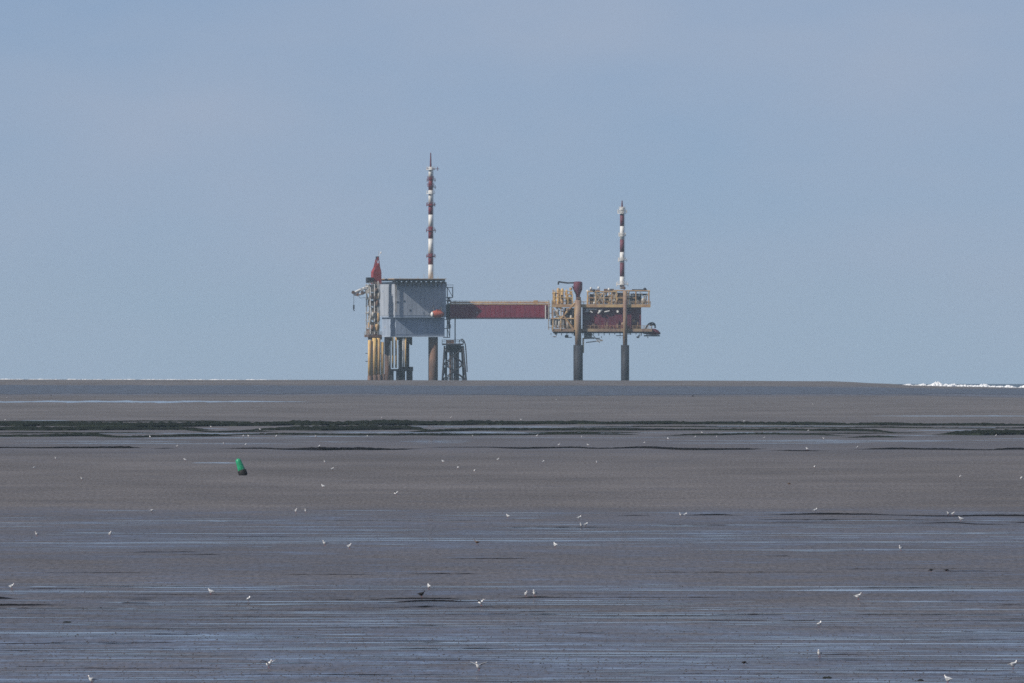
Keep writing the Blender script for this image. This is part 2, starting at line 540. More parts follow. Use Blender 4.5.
for keys, sd in WEED:
    bank('weed_bed', keys, M_weed, sd, .25, .30, 1.8)

rd = MB()
for i in range(90):
    py = rnd.uniform(593, 688) if rnd.random() < .75 else rnd.uniform(508, 592)
    w = rnd.uniform(25, 240)
    x0 = rnd.uniform(-60, 1020)
    a, b = on_ground(x0, py), on_ground(x0 + w, py)
    n_ = int(w / 3)
    hh = rnd.uniform(.25, .7) * a.y / F
    P = []
    for k in range(n_ + 1):
        t = k / n_
        x = a.x + (b.x - a.x) * t
        y = a.y + 1.2 * fbm(x * .3, i * 3.7, 0, 3)
        e_ = min(1, min(t, 1 - t) * 5) * max(.1, .8 + .9 * fbm(x * .9, i * 1.3, 4, 3))
        g = ground_z(x, y)
        P += [(x, y - .04, g - .01), (x, y, g + hh * e_), (x, y + .25, g + hh * e_ * .7), (x, y + .9, g - .01)]
    rd.add(P, [(k * 4 + q, k * 4 + 4 + q, k * 4 + 5 + q, k * 4 + 1 + q) for k in range(n_) for q in range(3)])
tag(rd.build('mud_ripple_ridges', M_bank), kind='stuff')
# worm casts, clods and shell bits that roughen the flats
M_clod = material('mud_clods', (.105, .098, .102), .8, .1, var=.4, scale=2.0, second=(.05, .048, .052), amount=.5)
cl = MB()
for i in range(24000):
    py = 440 + 250 * (rnd.random() ** .8)
    px = rnd.uniform(-60, 1084)
    d = H * F / (py - Y0)
    d *= rnd.uniform(.985, 1.015)
    x = (px - 512) / F * d
    g = ground_z(x, d)
    w = rnd.uniform(.03, .10); h_ = w * rnd.uniform(.18, .5); dd = w * rnd.uniform(.8, 2.0)
    a = rnd.uniform(0, 3.14)
    P = []
    for k in range(4):
        t = a + k * math.pi / 2
        P.append((x + w * math.cos(t) * rnd.uniform(.6, 1.2), d + dd * math.sin(t), g - .01))
    P.append((x + rnd.uniform(-.3, .3) * w, d, g + h_))
    cl.add(P, [(0, 1, 4), (1, 2, 4), (2, 3, 4), (3, 0, 4)])
tag(cl.build('mud_clods', M_clod), kind='stuff')

# ------------------------------------------------------------------ surf on the outer bank
M_foam = material('sea_foam', (.86, .87, .88), .6, .3, var=.12, scale=.8)
def surf(px0, px1, keys, d0, seed, dens=3.0, rmax=1.3, hm=1.1, name='surf'):
    mb = MB()
    r_ = random.Random(seed)
    n = int((px1 - px0) * dens)
    for i in range(n):
        px = px0 + (px1 - px0) * r_.random()
        d = d0 + r_.uniform(-14, 14)
        yb, yt = lerp_tab([(k[0], k[1]) for k in keys], px), lerp_tab([(k[0], k[2]) for k in keys], px)
        if yb - yt < .2: continue
        hump = max(.12, .72 + hm * fbm(px * .09 + seed, seed, 0, 3))
        top = yb - (yb - yt) * hump * r_.uniform(.55, 1.05)
        x = (px - 512) / F * d
        z1 = H - (top - Y0) * d / F
        z0 = H - (yb - Y0) * d / F - .9
        rx = r_.uniform(.35, rmax)
        prof = []
        for q in range(6):
            t = q / 5
            prof.append((rx * math.sqrt(max(0.02, 1 - t ** 2.2)) * r_.uniform(.8, 1.1), (z1 - z0) * t))
        mb.lathe((x, d, z0), prof, 7)
    o = mb.build(name, M_foam)
    return tag(o, kind='stuff')
surf(896, 1040, [(896, 385.0, 384.6), (906, 385.6, 384.0), (914, 386.0, 383.2), (935, 386.4, 381.8), (950, 386.8, 383.4), (985, 387.4, 384.0), (1000, 387.6, 385.0), (1012, 387.8, 384.4), (1040, 388.4, 385.4)], 6150.0, 3)
surf(-20, 380, [(-20, 379.8, 378.7), (120, 379.9, 378.9), (240, 380.2, 379.2), (330, 380.4, 379.8), (380, 380.6, 380.3)], 6150.0, 8, 2.2, 1.8, .5)

# ------------------------------------------------------------------ paints
M_grey = material('grey_cladding', (.42, .45, .50), .55, .3, var=.10, scale=.25, second=(.31, .34, .39), amount=.45, stretch=(1, 1, .35))
M_greyd = material('grey_blue_plate', (.34, .40, .50), .6, .3, var=.12, scale=.3, second=(.26, .31, .39), amount=.4, stretch=(1, 1, .4))
M_yellow = material('yellow_paint', (.78, .55, .20), .5, .4, var=.18, scale=.5, second=(.45, .27, .11), amount=.3, stretch=(1, 1, .3))
M_tan = material('ochre_steel', (.56, .39, .18), .6, .3, var=.25, scale=.5, second=(.34, .20, .11), amount=.45)
M_rust = material('rusty_steel', (.20, .115, .08), .75, .25, var=.3, scale=.4, second=(.08, .06, .055), amount=.5, stretch=(1, 1, .25))
M_dark = material('dark_steel', (.034, .038, .050), .65, .25, var=.3, scale=.5, second=(.018, .018, .024), amount=.5, stretch=(1, 1, .3))
M_maroon = material('maroon_cladding', (.165, .032, .052), .6, .25, var=.2, scale=.3, second=(.10, .024, .042), amount=.45, stretch=(1, 1, .5))
M_crimson = material('crimson_cladding', (.22, .028, .050), .6, .25, var=.2, scale=.15, second=(.15, .024, .044), amount=.45)
M_brown = material('weathered_brown_paint', (.37, .265, .155), .65, .3, var=.25, scale=.4, second=(.20, .125, .10), amount=.45, stretch=(1, 1, .3))
M_red = material('red_paint', (.34, .035, .035), .5, .35, var=.15, scale=.6, second=(.22, .03, .03), amount=.35)
M_bandred = material('mast_red', (.21, .028, .042), .5, .35, var=.15, scale=.8, second=(.14, .02, .03), amount=.35)
M_bandold = material('faded_mast_red', (.165, .04, .06), .6, .3, var=.2, scale=.8, second=(.11, .033, .05), amount=.4)
M_white = material('white_paint', (.80, .79, .76), .5, .4, var=.06, scale=.8, second=(.62, .60, .57), amount=.3)
M_pale = material('galvanised_steel', (.50, .48, .44), .5, .4, var=.25, scale=.8, second=(.26, .23, .20), amount=.45)
M_orange = material('orange_hull', (.48, .13, .08), .4, .45, var=.1, scale=.8, second=(.40, .09, .05), amount=.3)
M_glass = material('dark_glass', (.02, .025, .03), .15, .5, var=.2, scale=.5)
M_lens = material('lamp_lens', (.85, .72, .35), .2, .5, var=.05, scale=2)

# ------------------------------------------------------------------ the platforms
D0 = 7100.0
S = D0 / F                                    # metres per pixel there: 0.416
PYS = Y0 + (H - sea_z(0, D0)) / S             # row of sea level at the platforms
class Frame:
    """local frame of a structure: column/row/depth -> local metres; th turns its front to the right"""
    def __init__(s, pcx, th=0.0, dep=0.0):
        s.pcx, s.th, s.dep = pcx, R(th), dep
        s.loc = ((pcx - 512) * S, D0 + dep, H - (PYS - Y0) * S)
    def x(s, px, y=0.0): return ((px - s.pcx) * S + y * math.sin(s.th)) / math.cos(s.th)
    def z(s, py): return (PYS - py) * S
    def p(s, px, py, y=0.0): return Vector((s.x(px, y), y, s.z(py)))
    def box(s, mb, px0, px1, py0, py1, y0, y1):
        return mb.box((s.x(px0, y0), y0, s.z(py0)), (s.x(px1, y0), y1, s.z(py1)))

def railing(mb, a, b, h=1.1, step=1.6, r=.035):
    a, b = Vector(a), Vector(b)
    n = max(1, int((b - a).length / step))
    up = Vector((0, 0, h))
    for i in range(n + 1):
        p = a.lerp(b, i / n)
        mb.tube(p, p + up, r, n=4)
    mb.tube(a + up, b + up, r, n=4)
    mb.tube(a + up * .5, b + up * .5, r * .8, n=4)
    return mb
def rail_rect(mb, x0, x1, y0, y1, z, **k):
    c = [Vector((x0, y0, z)), Vector((x1, y0, z)), Vector((x1, y1, z)), Vector((x0, y1, z))]
    for i in range(4): railing(mb, c[i], c[(i + 1) % 4], **k)
    return mb

# ---- production platform (grey, left)
A = Frame(395, 17)
plat = tag(empty('gas_platform', A.loc, A.th), 'tall grey box-shaped offshore gas platform on columns, left of the red bridge', 'platform')
DEP = 22.5
W1 = A.x(446)                                   # front face right end
wall = A.box(MB(), 395, 446, 282, 316, 0, DEP).build('upper_module', M_grey, plat)
for i in range(12):                             # cladding sheets standing a little proud of the frame
    x0 = W1 * i / 12
    MB().box((x0 + .05, -.10, A.z(315.2)), (x0 + W1 / 12 - .05, -.003, A.z(286.5))).build('cladding_panel', M_grey, wall)
for i in range(12):
    y0 = DEP * i / 12
    MB().box((-.10, y0 + .05, A.z(315.2)), (-.003, y0 + DEP / 12 - .05, A.z(286.5))).build('cladding_panel', M_grey, wall)
for i in range(13):
    x = W1 * i / 12
    MB().box((x - .16, -.28, A.z(286.4)), (x + .16, -.004, A.z(282))).build('frame_post', M_rust, plat)
MB().box((-.3, -.34, A.z(282.9)), (W1, -.29, A.z(282.1))).build('frame_beam', M_rust, plat)
MB().box((-.3, -.5, A.z(287.2)), (W1 + .2, -.12, A.z(286.45))).build('frame_beam', M_greyd, plat)
for (px, py) in ((397.5, 302), (404, 301), (410, 310)):
    w = A.box(MB(), px - .9, px + .9, py - .9, py + .9, -.2, -.105).build('window', M_greyd, wall)
    A.box(MB(), px - .65, px + .65, py - .65, py + .65, -.24, -.203).build('pane', M_glass, w)
for (px, py) in ((383, 291), (390, 291)):
    y_ = (395 - px) * S / math.sin(A.th)
    w = MB().box((-.22, y_ - .5, A.z(py + .9)), (-.105, y_ + .5, A.z(py - .9))).build('window', M_greyd, wall)
lad = MB()
for dx in (0, .55): lad.tube((-.1 + dx, -.7, A.z(312)), (-.1 + dx, -.7, A.z(281)), .12, n=5)
for i in range(36): lad.tube((-.1, -.7, A.z(312) + .36 * i), (.45, -.7, A.z(312) + .36 * i), .03, n=4)
lad.build('ladder', M_pale, plat)
deck = MB().box((-1.6, -5.4, A.z(281.0)), (W1 - 2.0, DEP, A.z(279.3))).build('helicopter_deck', M_dark, plat)
net = MB().box((-2.0, -5.8, A.z(279.25)), (W1 - 1.6, DEP + .6, A.z(278.6)))
net.build('deck_rim', M_tan, deck)
for i in range(11):
    x = -1.2 + (W1 - .8) * i / 10
    MB().prism([(x - .08, A.z(281.2)), (x + .08, A.z(281.2)), (x + .08, A.z(282.2)), (x - .08, A.z(282.2))], -5.2, -.35).build('bracket', M_dark, deck)
for px, y1_, yd in ((384, 276.4, -4.4), (400, 276.8, -4.4), (418, 276.4, -4.4), (438, 276.6, -4.4), (424, 273.8, 4)):
    MB().tube(A.p(px, 278.6, yd), A.p(px, y1_, yd), .09, n=5).build('deck_light', M_pale, deck)
low = A.box(MB(), 395.6, 444.5, 317.5, 336, 2.0, DEP - .5).build('lower_module', M_greyd, plat)
sk = A.box(MB(), 395, 446, 317.3, 316.05, -.12, DEP)
sk.build('skirt_beam', M_greyd, plat)
for i in range(9):
    x0 = A.x(395.6, 2) + (A.x(444.5, 2) - A.x(395.6, 2)) * i / 9
    w_ = (A.x(444.5, 2) - A.x(395.6, 2)) / 9
    MB().box((x0 + .05, 1.9, A.z(334.6)), (x0 + w_ - .05, 1.996, A.z(318.4))).build('plate_panel', M_greyd, low)
A.box(MB(), 395.2, 444.9, 336.7, 336.02, 1.8, DEP).build('bottom_beam', M_grey, low)
A.box(MB(), 384.5, 385.6, 326, 328, 17.0, 16.6).build('flood_light', M_white, low)
# cellar deck pieces under the module
for px, py in ((392, 341), (398, 340), (404, 339), (410.5, 344)):
    A.box(MB(), px - 1.1, px + 1.1, 336.95, py, 5, 7).build('hanging_pipe', M_dark, plat)
# columns
def leg(px, w, py0, py1, dep, mat, name='leg', fr=A, parent=plat):
    return MB().tube(fr.p(px, py0, dep), fr.p(px, py1, dep), w * S / 2, n=14).build(name, mat, parent, True)
leg(433, 9.6, 337, 398, 5, M_rust)
leg(387.5, 6.5, 337, 398, 6, M_rust)
leg(411, 2.2, 337, 345, 8, M_dark, 'pipe_riser')
for px, w, y0, y1, mt in ((369.8, 3.6, 340, 376, M_yellow), (374.4, 4.0, 338, 377, M_yellow), (378.7, 3.6, 338, 377, M_yellow), (382.4, 3.2, 342, 376, M_yellow),
                          (389.6, 1.8, 345, 366, M_pale), (392.6, 1.9, 337, 368, M_yellow), (396.0, 1.9, 337, 368, M_yellow), (403.2, 1.6, 337, 367, M_pale), (405.4, 2.0, 337, 367, M_yellow)):
    leg(px, w, y0, y1, -1.4 if px < 386 else 2.5, mt, 'conductor_pipe')
for px, w, y0, y1 in ((372.2, 2.2, 338, 398), (386, 3.4, 337, 398), (399.3, 2.4, 337, 398), (401.2, 1.6, 337, 398), (407.6, 3.0, 337, 398), (376.6, 2.0, 338, 398)):
    leg(px, w, y0, y1, 12 if px < 386 else 11, M_dark, 'pile')
for px, w in ((369.8, 4.4), (374.6, 4.8), (379, 5.0), (383.2, 3.8)):
    leg(px, w, 375.8 - (px - 369) * .12, 398, -1.4, M_rust, 'pile_sleeve')
for px, w in ((391.4, 4.2), (397.6, 3.4), (403.4, 3.2), (409.6, 5.6)):
    leg(px, w, 370.5, 398, 10, M_dark, 'pile_sleeve')
st = A.box(MB(), 387.5, 413, 369, 371.2, 8.5, 12.5)
A.box(st, 404, 413, 366.8, 369.05, 8.7, 12.3)
st.build('boat_landing', M_dark, plat)
cd = A.box(MB(), 368.5, 382, 334.6, 337.2, 0, 6)
A.box(cd, 371, 382, 337.15, 339.6, 1.5, 6)
cd.build('cellar_deck', M_rust, plat)
rl = rail_rect(MB(), A.x(368.5, 0), A.x(382, 0), 0, 6, A.z(334.6), h=1.2, r=.07)
rl.build('railing', M_pale, plat)
for py in (353, 361):
    A.box(MB(), 367, 384, py, py + .7, -1.2, 1.0).build('conductor_guide', M_dark, plat)
# stair tower on the left side
stw = MB()
XL, XR = A.x(369.5, 2), A.x(379, 2)
for x in (XL, XR):
    for y in (2, 6.5): stw.tube((x, y, A.z(335)), (x, y, A.z(284)), .22, n=6)
lv = [285, 292, 299, 306, 313, 320, 328]
for i, py in enumerate(lv):
    z = A.z(py)
    stw.box((XL - .5, 1.6, z - .16), (XR + .4, 6.9, z + .12))
    railing(stw, (XL - .4, 1.7, z), (XR + .3, 1.7, z), r=.06)
    if i < len(lv) - 1:
        z2 = A.z(lv[i + 1])
        a, b = ((XL, XR) if i % 2 else (XR, XL))
        stw.tube((a, 2.6, z), (b, 2.6, z2), .26, n=4)
        stw.tube((b, 5.6, z), (a, 5.6, z2), .2, n=4)
stw.build('stair_tower', M_pale, plat)
for i, (px0, px1, y0, y1, mt) in enumerate(((371, 376, 291.6, 286.5, M_pale), (374, 379, 298.6, 293, M_tan), (370.5, 375, 305.6, 300.5, M_rust), (374.5, 379, 312.6, 307.5, M_tan), (371, 378, 319.6, 314, M_pale), (370.5, 379, 327.6, 322, M_tan), (369.5, 378, 334.4, 329, M_rust))):
    A.box(MB(), px0, px1, y0, y1, 2.2, 6.4).build('equipment_cabinet', mt, plat)
for px, py, hh, r_ in ((372.5, 330, 5, .9), (377, 331, 7, 1.0), (373, 317, 5, .8), (377.2, 306, 6, .9), (371.6, 299, 4, .7), (376.4, 292, 4, .9), (378.4, 322, 9, .7), (375, 301, 5, .8), (370, 324, 6, .6), (379, 299, 8, .7)):
    r_ *= .8
    MB().lathe(A.p(px, py, .9), [(r_ * .4, 0), (r_, .3), (r_, hh * S - .3), (r_ * .4, hh * S)], 10).build('vessel', (M_rust, M_pale, M_tan)[int(px * 7) % 3], plat, True)
for px, y0, y1 in ((370.6, 334, 287), (374.6, 334, 284), (378.2, 336, 281)):
    MB().tube(A.p(px, y0, 1.2), A.p(px, y1, 1.2), .2, n=6).build('pipe', M_white, plat)
# walkways on the right side
rw = MB()
for i, (y0, y1, xr) in enumerate(((287, 297, 453), (300, 310, 451), (310, 319, 451), (319, 328, 450), (328, 337, 450))):
    for py in (y0, y1): A.box(rw, 446.4, xr, py, py + .8, 3, 8)
    for px in (447.2, xr - .4): rw.tube(A.p(px, y0, 3.2), A.p(px, y1, 3.2), .2, n=5)
    rw.tube(A.p(447.2, y0, 3.2), A.p(xr - .4, y1, 3.2), .13, n=5)
    railing(rw, A.p(446.6, y0, 3.1), A.p(xr, y0, 3.1), r=.05)
rw.build('side_walkway', M_dark, plat)
for px, py in ((448.6, 299.4), (447.6, 311), (449.2, 305), (448.4, 322), (449.4, 326)):
    MB().lathe(A.p(px, py + 2.4, 4), [(.2, 0), (.6, .2), (.6, 1.6), (.2, 1.8)], 8).build('life_raft_canister', M_white, plat, True)
MB().tube(A.p(455, 301, 4), A.p(455, 343, 4), .26, n=6).build('drain_pipe', M_dark, plat)

# ---- riser jacket beside it
B = Frame(455, 0, 6)
jk = tag(empty('riser_jacket', B.loc), 'dark splayed lattice jacket standing between thick rusty column and bridge', 'jacket')
corners = []
for (tx, bx, ty, by) in ((444.5, 441.2, 0, -2), (463, 467.6, 0, -2), (446.5, 445.5, 9, 12), (461.5, 464.6, 9, 12)):
    t_, b_ = B.p(tx, 346, ty), B.p(bx, 398, by)
    MB().tube(b_, t_, .46, .38, 8).build('leg', M_dark, jk, True)
    corners.append((b_, t_))
def lvl(c, py):
    t = (py - 346) / 52.0
    return c[1].lerp(c[0], t)
br = MB()
for (i, j) in ((0, 1), (2, 3), (0, 2), (1, 3)):
    for y0, y1 in ((348, 364), (364, 379), (379, 396)):
        br.tube(lvl(corners[i], y0), lvl(corners[j], y1), .24, n=5)
        br.tube(lvl(corners[j], y0), lvl(corners[i], y1), .24, n=5)
        br.tube(lvl(corners[i], y1), lvl(corners[j], y1), .22, n=5)
br.build('brace', M_dark, jk)
B.box(MB(), 442, 463.5, 343.5, 345.2, -1, 10).build('top_deck', M_dark, jk)
B.box(MB(), 446, 461, 345.2, 352.5, 2, 8).build('pipe_manifold', M_dark, jk)
leg(456.2, 5.6, 345, 398, 4, M_dark, 'riser', B, jk)
leg(450.2, 2.2, 345, 398, 5, M_rust, 'riser', B, jk)
leg(452.2, 1.6, 345, 398, 3, M_dark, 'riser', B, jk)
rr = rail_rect(MB(), B.x(442), B.x(463.5), -1, 10, B.z(343.5), h=1.5, r=.09)
rr.path([B.p(461.5, 338.8, -1), B.p(464, 341, -1), B.p(465.4, 345, -1), B.p(466, 352, -1), B.p(467.2, 372, -1)], .24)
rr.path([B.p(459, 341.5, -1), B.p(460.8, 339.5, -1), B.p(463.4, 343, -1)], .16)
rr.build('railing', M_dark, jk)
B.box(MB(), 446, 454, 340.2, 343.4, 1, 6).build('equipment_box', M_rust, jk)

# ---- masts
def mast(name, px, base, top, bands, spike, w0, w1, plats, label, fr_dep, redm):
    f = Frame(px, 0, fr_dep)
    loc = (f.loc[0], f.loc[1], H - (base - Y0) * S)
    root = tag(empty(name, loc), label, 'mast', 'red and white banded masts on the platforms')
    zz = lambda py: (base - py) * S
    def rad(py):
        t = (base - py) / (base - spike)
        return (w0 + (w1 - w0) * t) * S / 2
    for (y0, y1, c) in bands:
        MB().tube((0, 0, zz(y0)), (0, 0, zz(y1) - .002), rad(y0), rad(y1), 14).build('red_band' if c == 'r' else 'white_band', redm if c == 'r' else M_white, root, True)
    MB().tube((0, 0, zz(spike)), (0, 0, zz(top)), .42, .22, 8).build('antenna_spike', M_maroon, root)
    for (py, wid, c) in plats:
        m_ = {'w': M_white, 'r': redm, 'd': M_dark}[c]
        k = MB().lathe((0, 0, zz(py) - .12), [(wid * S / 2, 0), (wid * S / 2, .24)], 12)
        pf = k.build('ring_platform', m_, root)
        q = MB()
        for i in range(10):
            t = i * math.pi / 5
            r_ = wid * S / 2 - .1
            q.tube((r_ * math.cos(t), r_ * math.sin(t), zz(py) + .12), (r_ * math.cos(t), r_ * math.sin(t), zz(py) + 1.2), .06, n=4)
            t2 = t + math.pi / 5
            for hh in (.65, 1.2):
                q.tube((r_ * math.cos(t), r_ * math.sin(t), zz(py) + hh), (r_ * math.cos(t2), r_ * math.sin(t2), zz(py) + hh), .05, n=4)
        q.build('railing', m_, pf)
    ld = MB()
    for dx in (-.25, .25):
        ld.tube((rad(base) + .25, dx, 0), (rad(spike) + .25, dx, zz(spike) - .2), .05, n=4)
    for i in range(int(zz(spike) / .45)):
        x = rad(base) + .25 + (rad(spike) - rad(base)) * (i * .45) / zz(spike)
        ld.tube((x, -.25, i * .45), (x, .25, i * .45), .03, n=4)
    ld.build('ladder', M_pale, root)
    return root, zz
m1, zz1 = mast('radio_mast', 430.6, 278.4, 152.5,
     [(278.4, 264.5, 'w'), (264.5, 253.5, 'r'), (253.5, 238.5, 'w'), (238.5, 226.5, 'r'), (226.5, 214.5, 'w'), (214.5, 203.5, 'r'), (203.5, 190, 'w'), (190, 177.5, 'r'), (177.5, 167, 'w')],
     167, 5.0, 4.4, [(169.5, 8.6, 'w'), (179.0, 7.0, 'r'), (186.0, 7.4, 'r'), (193.5, 8.8, 'w'), (205.2, 8.0, 'r'), (230.4, 8.0, 'r'), (256.6, 8.0, 'r')],
     'taller red and white banded mast on the grey platform roof', 8, M_bandred)
for py, l_, r_ in ((168.6, -3.5, 8.6), (180, -3.6, 5.4), (187, -2, 5.6), (204.6, -4.0, 5.2), (230.6, -4.2, 5.6), (256.0, -4.0, 5.4)):
    ar = MB()
    ar.tube((l_ * S, -.4, zz1(py)), (r_ * S, -.4, zz1(py)), .11, n=5)
    ar.tube((l_ * S, -.4, zz1(py + 1.6)), (l_ * S, -.4, zz1(py - 1.6)), .16, n=5)
    ar.tube((r_ * S * .8, -.4, zz1(py + 2)), (r_ * S * .8, -.4, zz1(py - 2)), .14, n=5)
    ar.build('antenna_arm', M_maroon, m1)
m2, zz2 = mast('radio_mast', 622.2, 289.0, 200.5,
     [(289, 276.5, 'w'), (276.5, 262.5, 'r'), (262.5, 252, 'w'), (252, 239.5, 'r'), (239.5, 226, 'w'), (226, 214, 'r'), (214, 207, 'w')],
     207, 4.6, 4.2, [(213.2, 8.4, 'w'), (209.5, 6.6, 'w'), (236, 6.4, 'w'), (260.2, 7.6, 'w'), (284.4, 10.6, 'w')],
     'shorter red and white banded mast on the open brown platform', 6, M_bandold)
for py, l_, r_ in ((211, -4.2, 4.6), (234, -3.2, 3.4), (259.5, -3.6, 4.6), (284, -5.4, 5.8)):
    ar = MB()
    ar.tube((l_ * S, -.4, zz2(py)), (r_ * S, -.4, zz2(py)), .11, n=5)
    ar.tube((l_ * S, -.4, zz2(py + 2.4)), (l_ * S, -.4, zz2(py - 1.6)), .22, n=5)
    ar.tube((r_ * S, -.4, zz2(py + 2)), (r_ * S, -.4, zz2(py - 1.4)), .16, n=5)
    ar.build('antenna_arm', M_white, m2)

# ---- crane on the left corner of the grey platform
C = Frame(376, 17, 3)
crn = tag(empty('deck_crane', (C.loc[0], C.loc[1], H - (284 - Y0) * S), C.th), 'red pedestal crane with pale boom drooping left, on the grey platform corner', 'crane')
cz = lambda py: (284 - py) * S
cp = lambda px, py, y=0.0: Vector((C.x(px, y), y, cz(py)))
MB().lathe((C.x(376), 0, cz(338)), [(1.1, 0), (1.1, cz(284) - cz(338))], 12).build('pedestal', M_pale, crn, True)
MB().prism([(C.x(372.0), cz(284)), (C.x(380.4), cz(284)), (C.x(380.2), cz(271)), (C.x(377.6), cz(263)), (C.x(373.6), cz(269)), (C.x(372.2), cz(272))], -1.6, 1.8).build('machine_house', M_red, crn)
MB().prism([(C.x(373.8), cz(268.8)), (C.x(374.8), cz(269.2)), (C.x(377.8), cz(257)), (C.x(376.8), cz(257))], -1.2, -.8).prism([(C.x(378.4), cz(266)), (C.x(379.4), cz(268)), (C.x(378.0), cz(257)), (C.x(377.4), cz(257))], -1.2, -.8).prism([(C.x(373.8), cz(268.8)), (C.x(374.8), cz(269.2)), (C.x(377.8), cz(257)), (C.x(376.8), cz(257))], .9, 1.3).build('gantry', M_red, crn)
C2 = MB().box(cp(376.4, 259.8, -.6), cp(378.2, 256.4, .6)); C2.build('sheave_head', M_dark, crn)
MB().box(cp(367.6, 283, -2.8), cp(372, 277.4, -.2)).build('operator_cab', M_dark, crn)
bm_ = MB()
pts = [(373, 285.0), (366, 287.4), (360, 289.8), (354.2, 292.6)]
for y in (-1.6, -.2):
    for dz in (0, 4.6):
        for (a, b) in zip(pts[:-1], pts[1:]):
            k0 = dz * (1 if a[0] > 356 else .4); k1 = dz * (1 if b[0] > 356 else .5)
            bm_.tube(cp(a[0], a[1] + k0, y), cp(b[0], b[1] + k1, y), .48, n=8)
    for i in range(9):
        t0, t1 = i / 9, (i + 1) / 9
        xa, xb = 372 - 17.8 * t0, 372 - 17.8 * t1
        ya, yb = 284.5 + 8.1 * t0, 284.5 + 8.1 * t1
        bm_.tube(cp(xa, ya + (4.4 * (1 - .5 * t0) if i % 2 else 0), y), cp(xb, yb + (0 if i % 2 else 4.2 * (1 - .5 * t1)), y), .24, n=4)
bm_.build('boom', M_white, crn)
MB().tube(cp(353.2, 292.4, -2.2), cp(353.2, 292.4, .4), .75, n=10).build('boom_head', M_rust, crn)
for px, py, r_ in ((357.5, 294.6, .7), (362.5, 293.0, .8), (367.5, 291.5, .9), (371, 288.5, 1.0)):
    MB().tube(cp(px, py, -2.6), cp(px, py, -.2), r_, n=10).build('winch_drum', M_rust if px < 365 else M_pale, crn)
hk = MB().tube(cp(353.8, 294, -.9), cp(353.8, 305.5, -.9), .09, n=4)
hk.tube(cp(353.8, 305, -.9), cp(353.8, 309, -.9), .38, n=6).tube(cp(353.4, 309, -.9), cp(354.4, 311, -.9), .2, n=5)
hk.build('hook_block', M_dark, crn)
for px, py in ((362, 289), (365.5, 287.5), (368, 290.5)):
    MB().box(cp(px - 1.5, py + 1.4, -2.4), cp(px + 1.5, py - .8, -2.1)).build('wind_board', M_white, crn)
hs = MB().path([cp(366, 291, -.9), cp(367.4, 297, -.9), cp(369.4, 302, -.9)], .2).path([cp(357, 294, -.9), cp(360, 298, -.9), cp(366, 297.5, -.9)], .08)
hs.build('hose', M_dark, crn)
MB().tube(cp(378.2, 256.2, 0), cp(378.6, 250.8, 0), .06, n=4).build('aerial', M_pale, crn)
crn2 = MB().lathe(cp(381.3, 252.2, 0) - Vector((.5, 0, .2)), [(.12, 0), (.42, .15), (.42, .45), (.12, .6)], 8, axis=(1, 0, .1))
crn2.tube(cp(381, 252.2, 0), cp(378.3, 256.4, 0), .05, n=4)
crn2.build('warning_light', M_white, crn)

# ---- lifeboat on the grey platform
def hull_mesh(L, Wd, Ht, n=14):
    mb = MB()
    P, Fc = [], []
    m = 12
    for i in range(n + 1):
        t = i / n * 2 - 1
        k = max(.05, 1 - abs(t) ** 2.6) ** .55
        for j in range(m):
            a = 2 * math.pi * j / m
            P.append((t * L / 2, Wd / 2 * k * math.cos(a), Ht / 2 * k * math.sin(a) * (1 if math.sin(a) < 0 else 1.05)))
    for i in range(n):
        for j in range(m):
            j2 = (j + 1) % m
            Fc.append((i * m + j, (i + 1) * m + j, (i + 1) * m + j2, i * m + j2))
    Fc += [tuple(range(m - 1, -1, -1)), tuple(range(n * m, n * m + m))]
    return mb.add(P, Fc)
LB = tag(empty('lifeboat', ((437.4 - 512) * S, D0 + 7, H - (314.2 - Y0) * S), A.th), 'orange enclosed lifeboat hanging on the front of the grey platform', 'lifeboat')
LB.location.y = D0 + (437.4 - 395) * S * math.tan(A.th) - 2.6
hull_mesh(5.9, 2.6, 3.0).build('hull', M_orange, LB, True)
MB().lathe((-2.95, 0, -.05), [(.35, 0), (1.05, .42), (1.18, .75)], 12, axis=(1, 0, 0)).build('lit_bow_tip', M_white, LB, True)  # sunlight on the hull's left tip, put in as a white-coloured cap
cabw = MB().prism([(-.6, 1.35), (1.5, 1.35), (1.2, 1.9), (-.3, 1.9)], -.7, .7); cabw.build('wheelhouse', M_orange, LB)
for x in (-1.7, 1.7):
    dv = MB()
    dv.tube((x, 0, 1.2), (x, 0, 2.7), .07, n=5)
    dv.tube((x, 0, 2.7), (x, 2.8, 2.9), .16, n=5)
    dv.build('davit', M_pale, LB)

# ---- bridge
G = Frame(499, 0, 9)
brg = tag(empty('footbridge', G.loc), 'long maroon clad footbridge with ochre top rail joining the two platforms', 'bridge')
X0_, X1_ = G.x(450), G.x(549.5)
core = MB().box((X0_, .15, G.z(318)), (X1_, 4.0, G.z(304.6)))
core.build('girder', M_crimson, brg)
npan = 20
for i in range(npan):
    a = X0_ + (X1_ - X0_) * i / npan
    b = X0_ + (X1_ - X0_) * (i + 1) / npan
    MB().box((a + .07, .02, G.z(317.3)), (b - .07, .147, G.z(305.2))).build('cladding_panel', M_crimson, brg)
for z0, z1, m_, nm in ((304.55, 303.4, M_tan, 'top_chord'), (319.0, 318.05, M_dark, 'bottom_chord')):
    MB().box((X0_ - .4, -.12, G.z(z0)), (X1_ + .4, 4.2, G.z(z1))).build(nm, m_, brg)
for i in range(npan + 1):
    a = X0_ + (X1_ - X0_) * i / npan
    MB().box((a - .09, -.06, G.z(318)), (a + .09, .14, G.z(304.6))).build('rib', M_crimson, brg)
rl = MB()
railing(rl, (X0_, 0, G.z(303.4)), (X1_, 0, G.z(303.4)), h=1.1, step=1.3, r=.055)
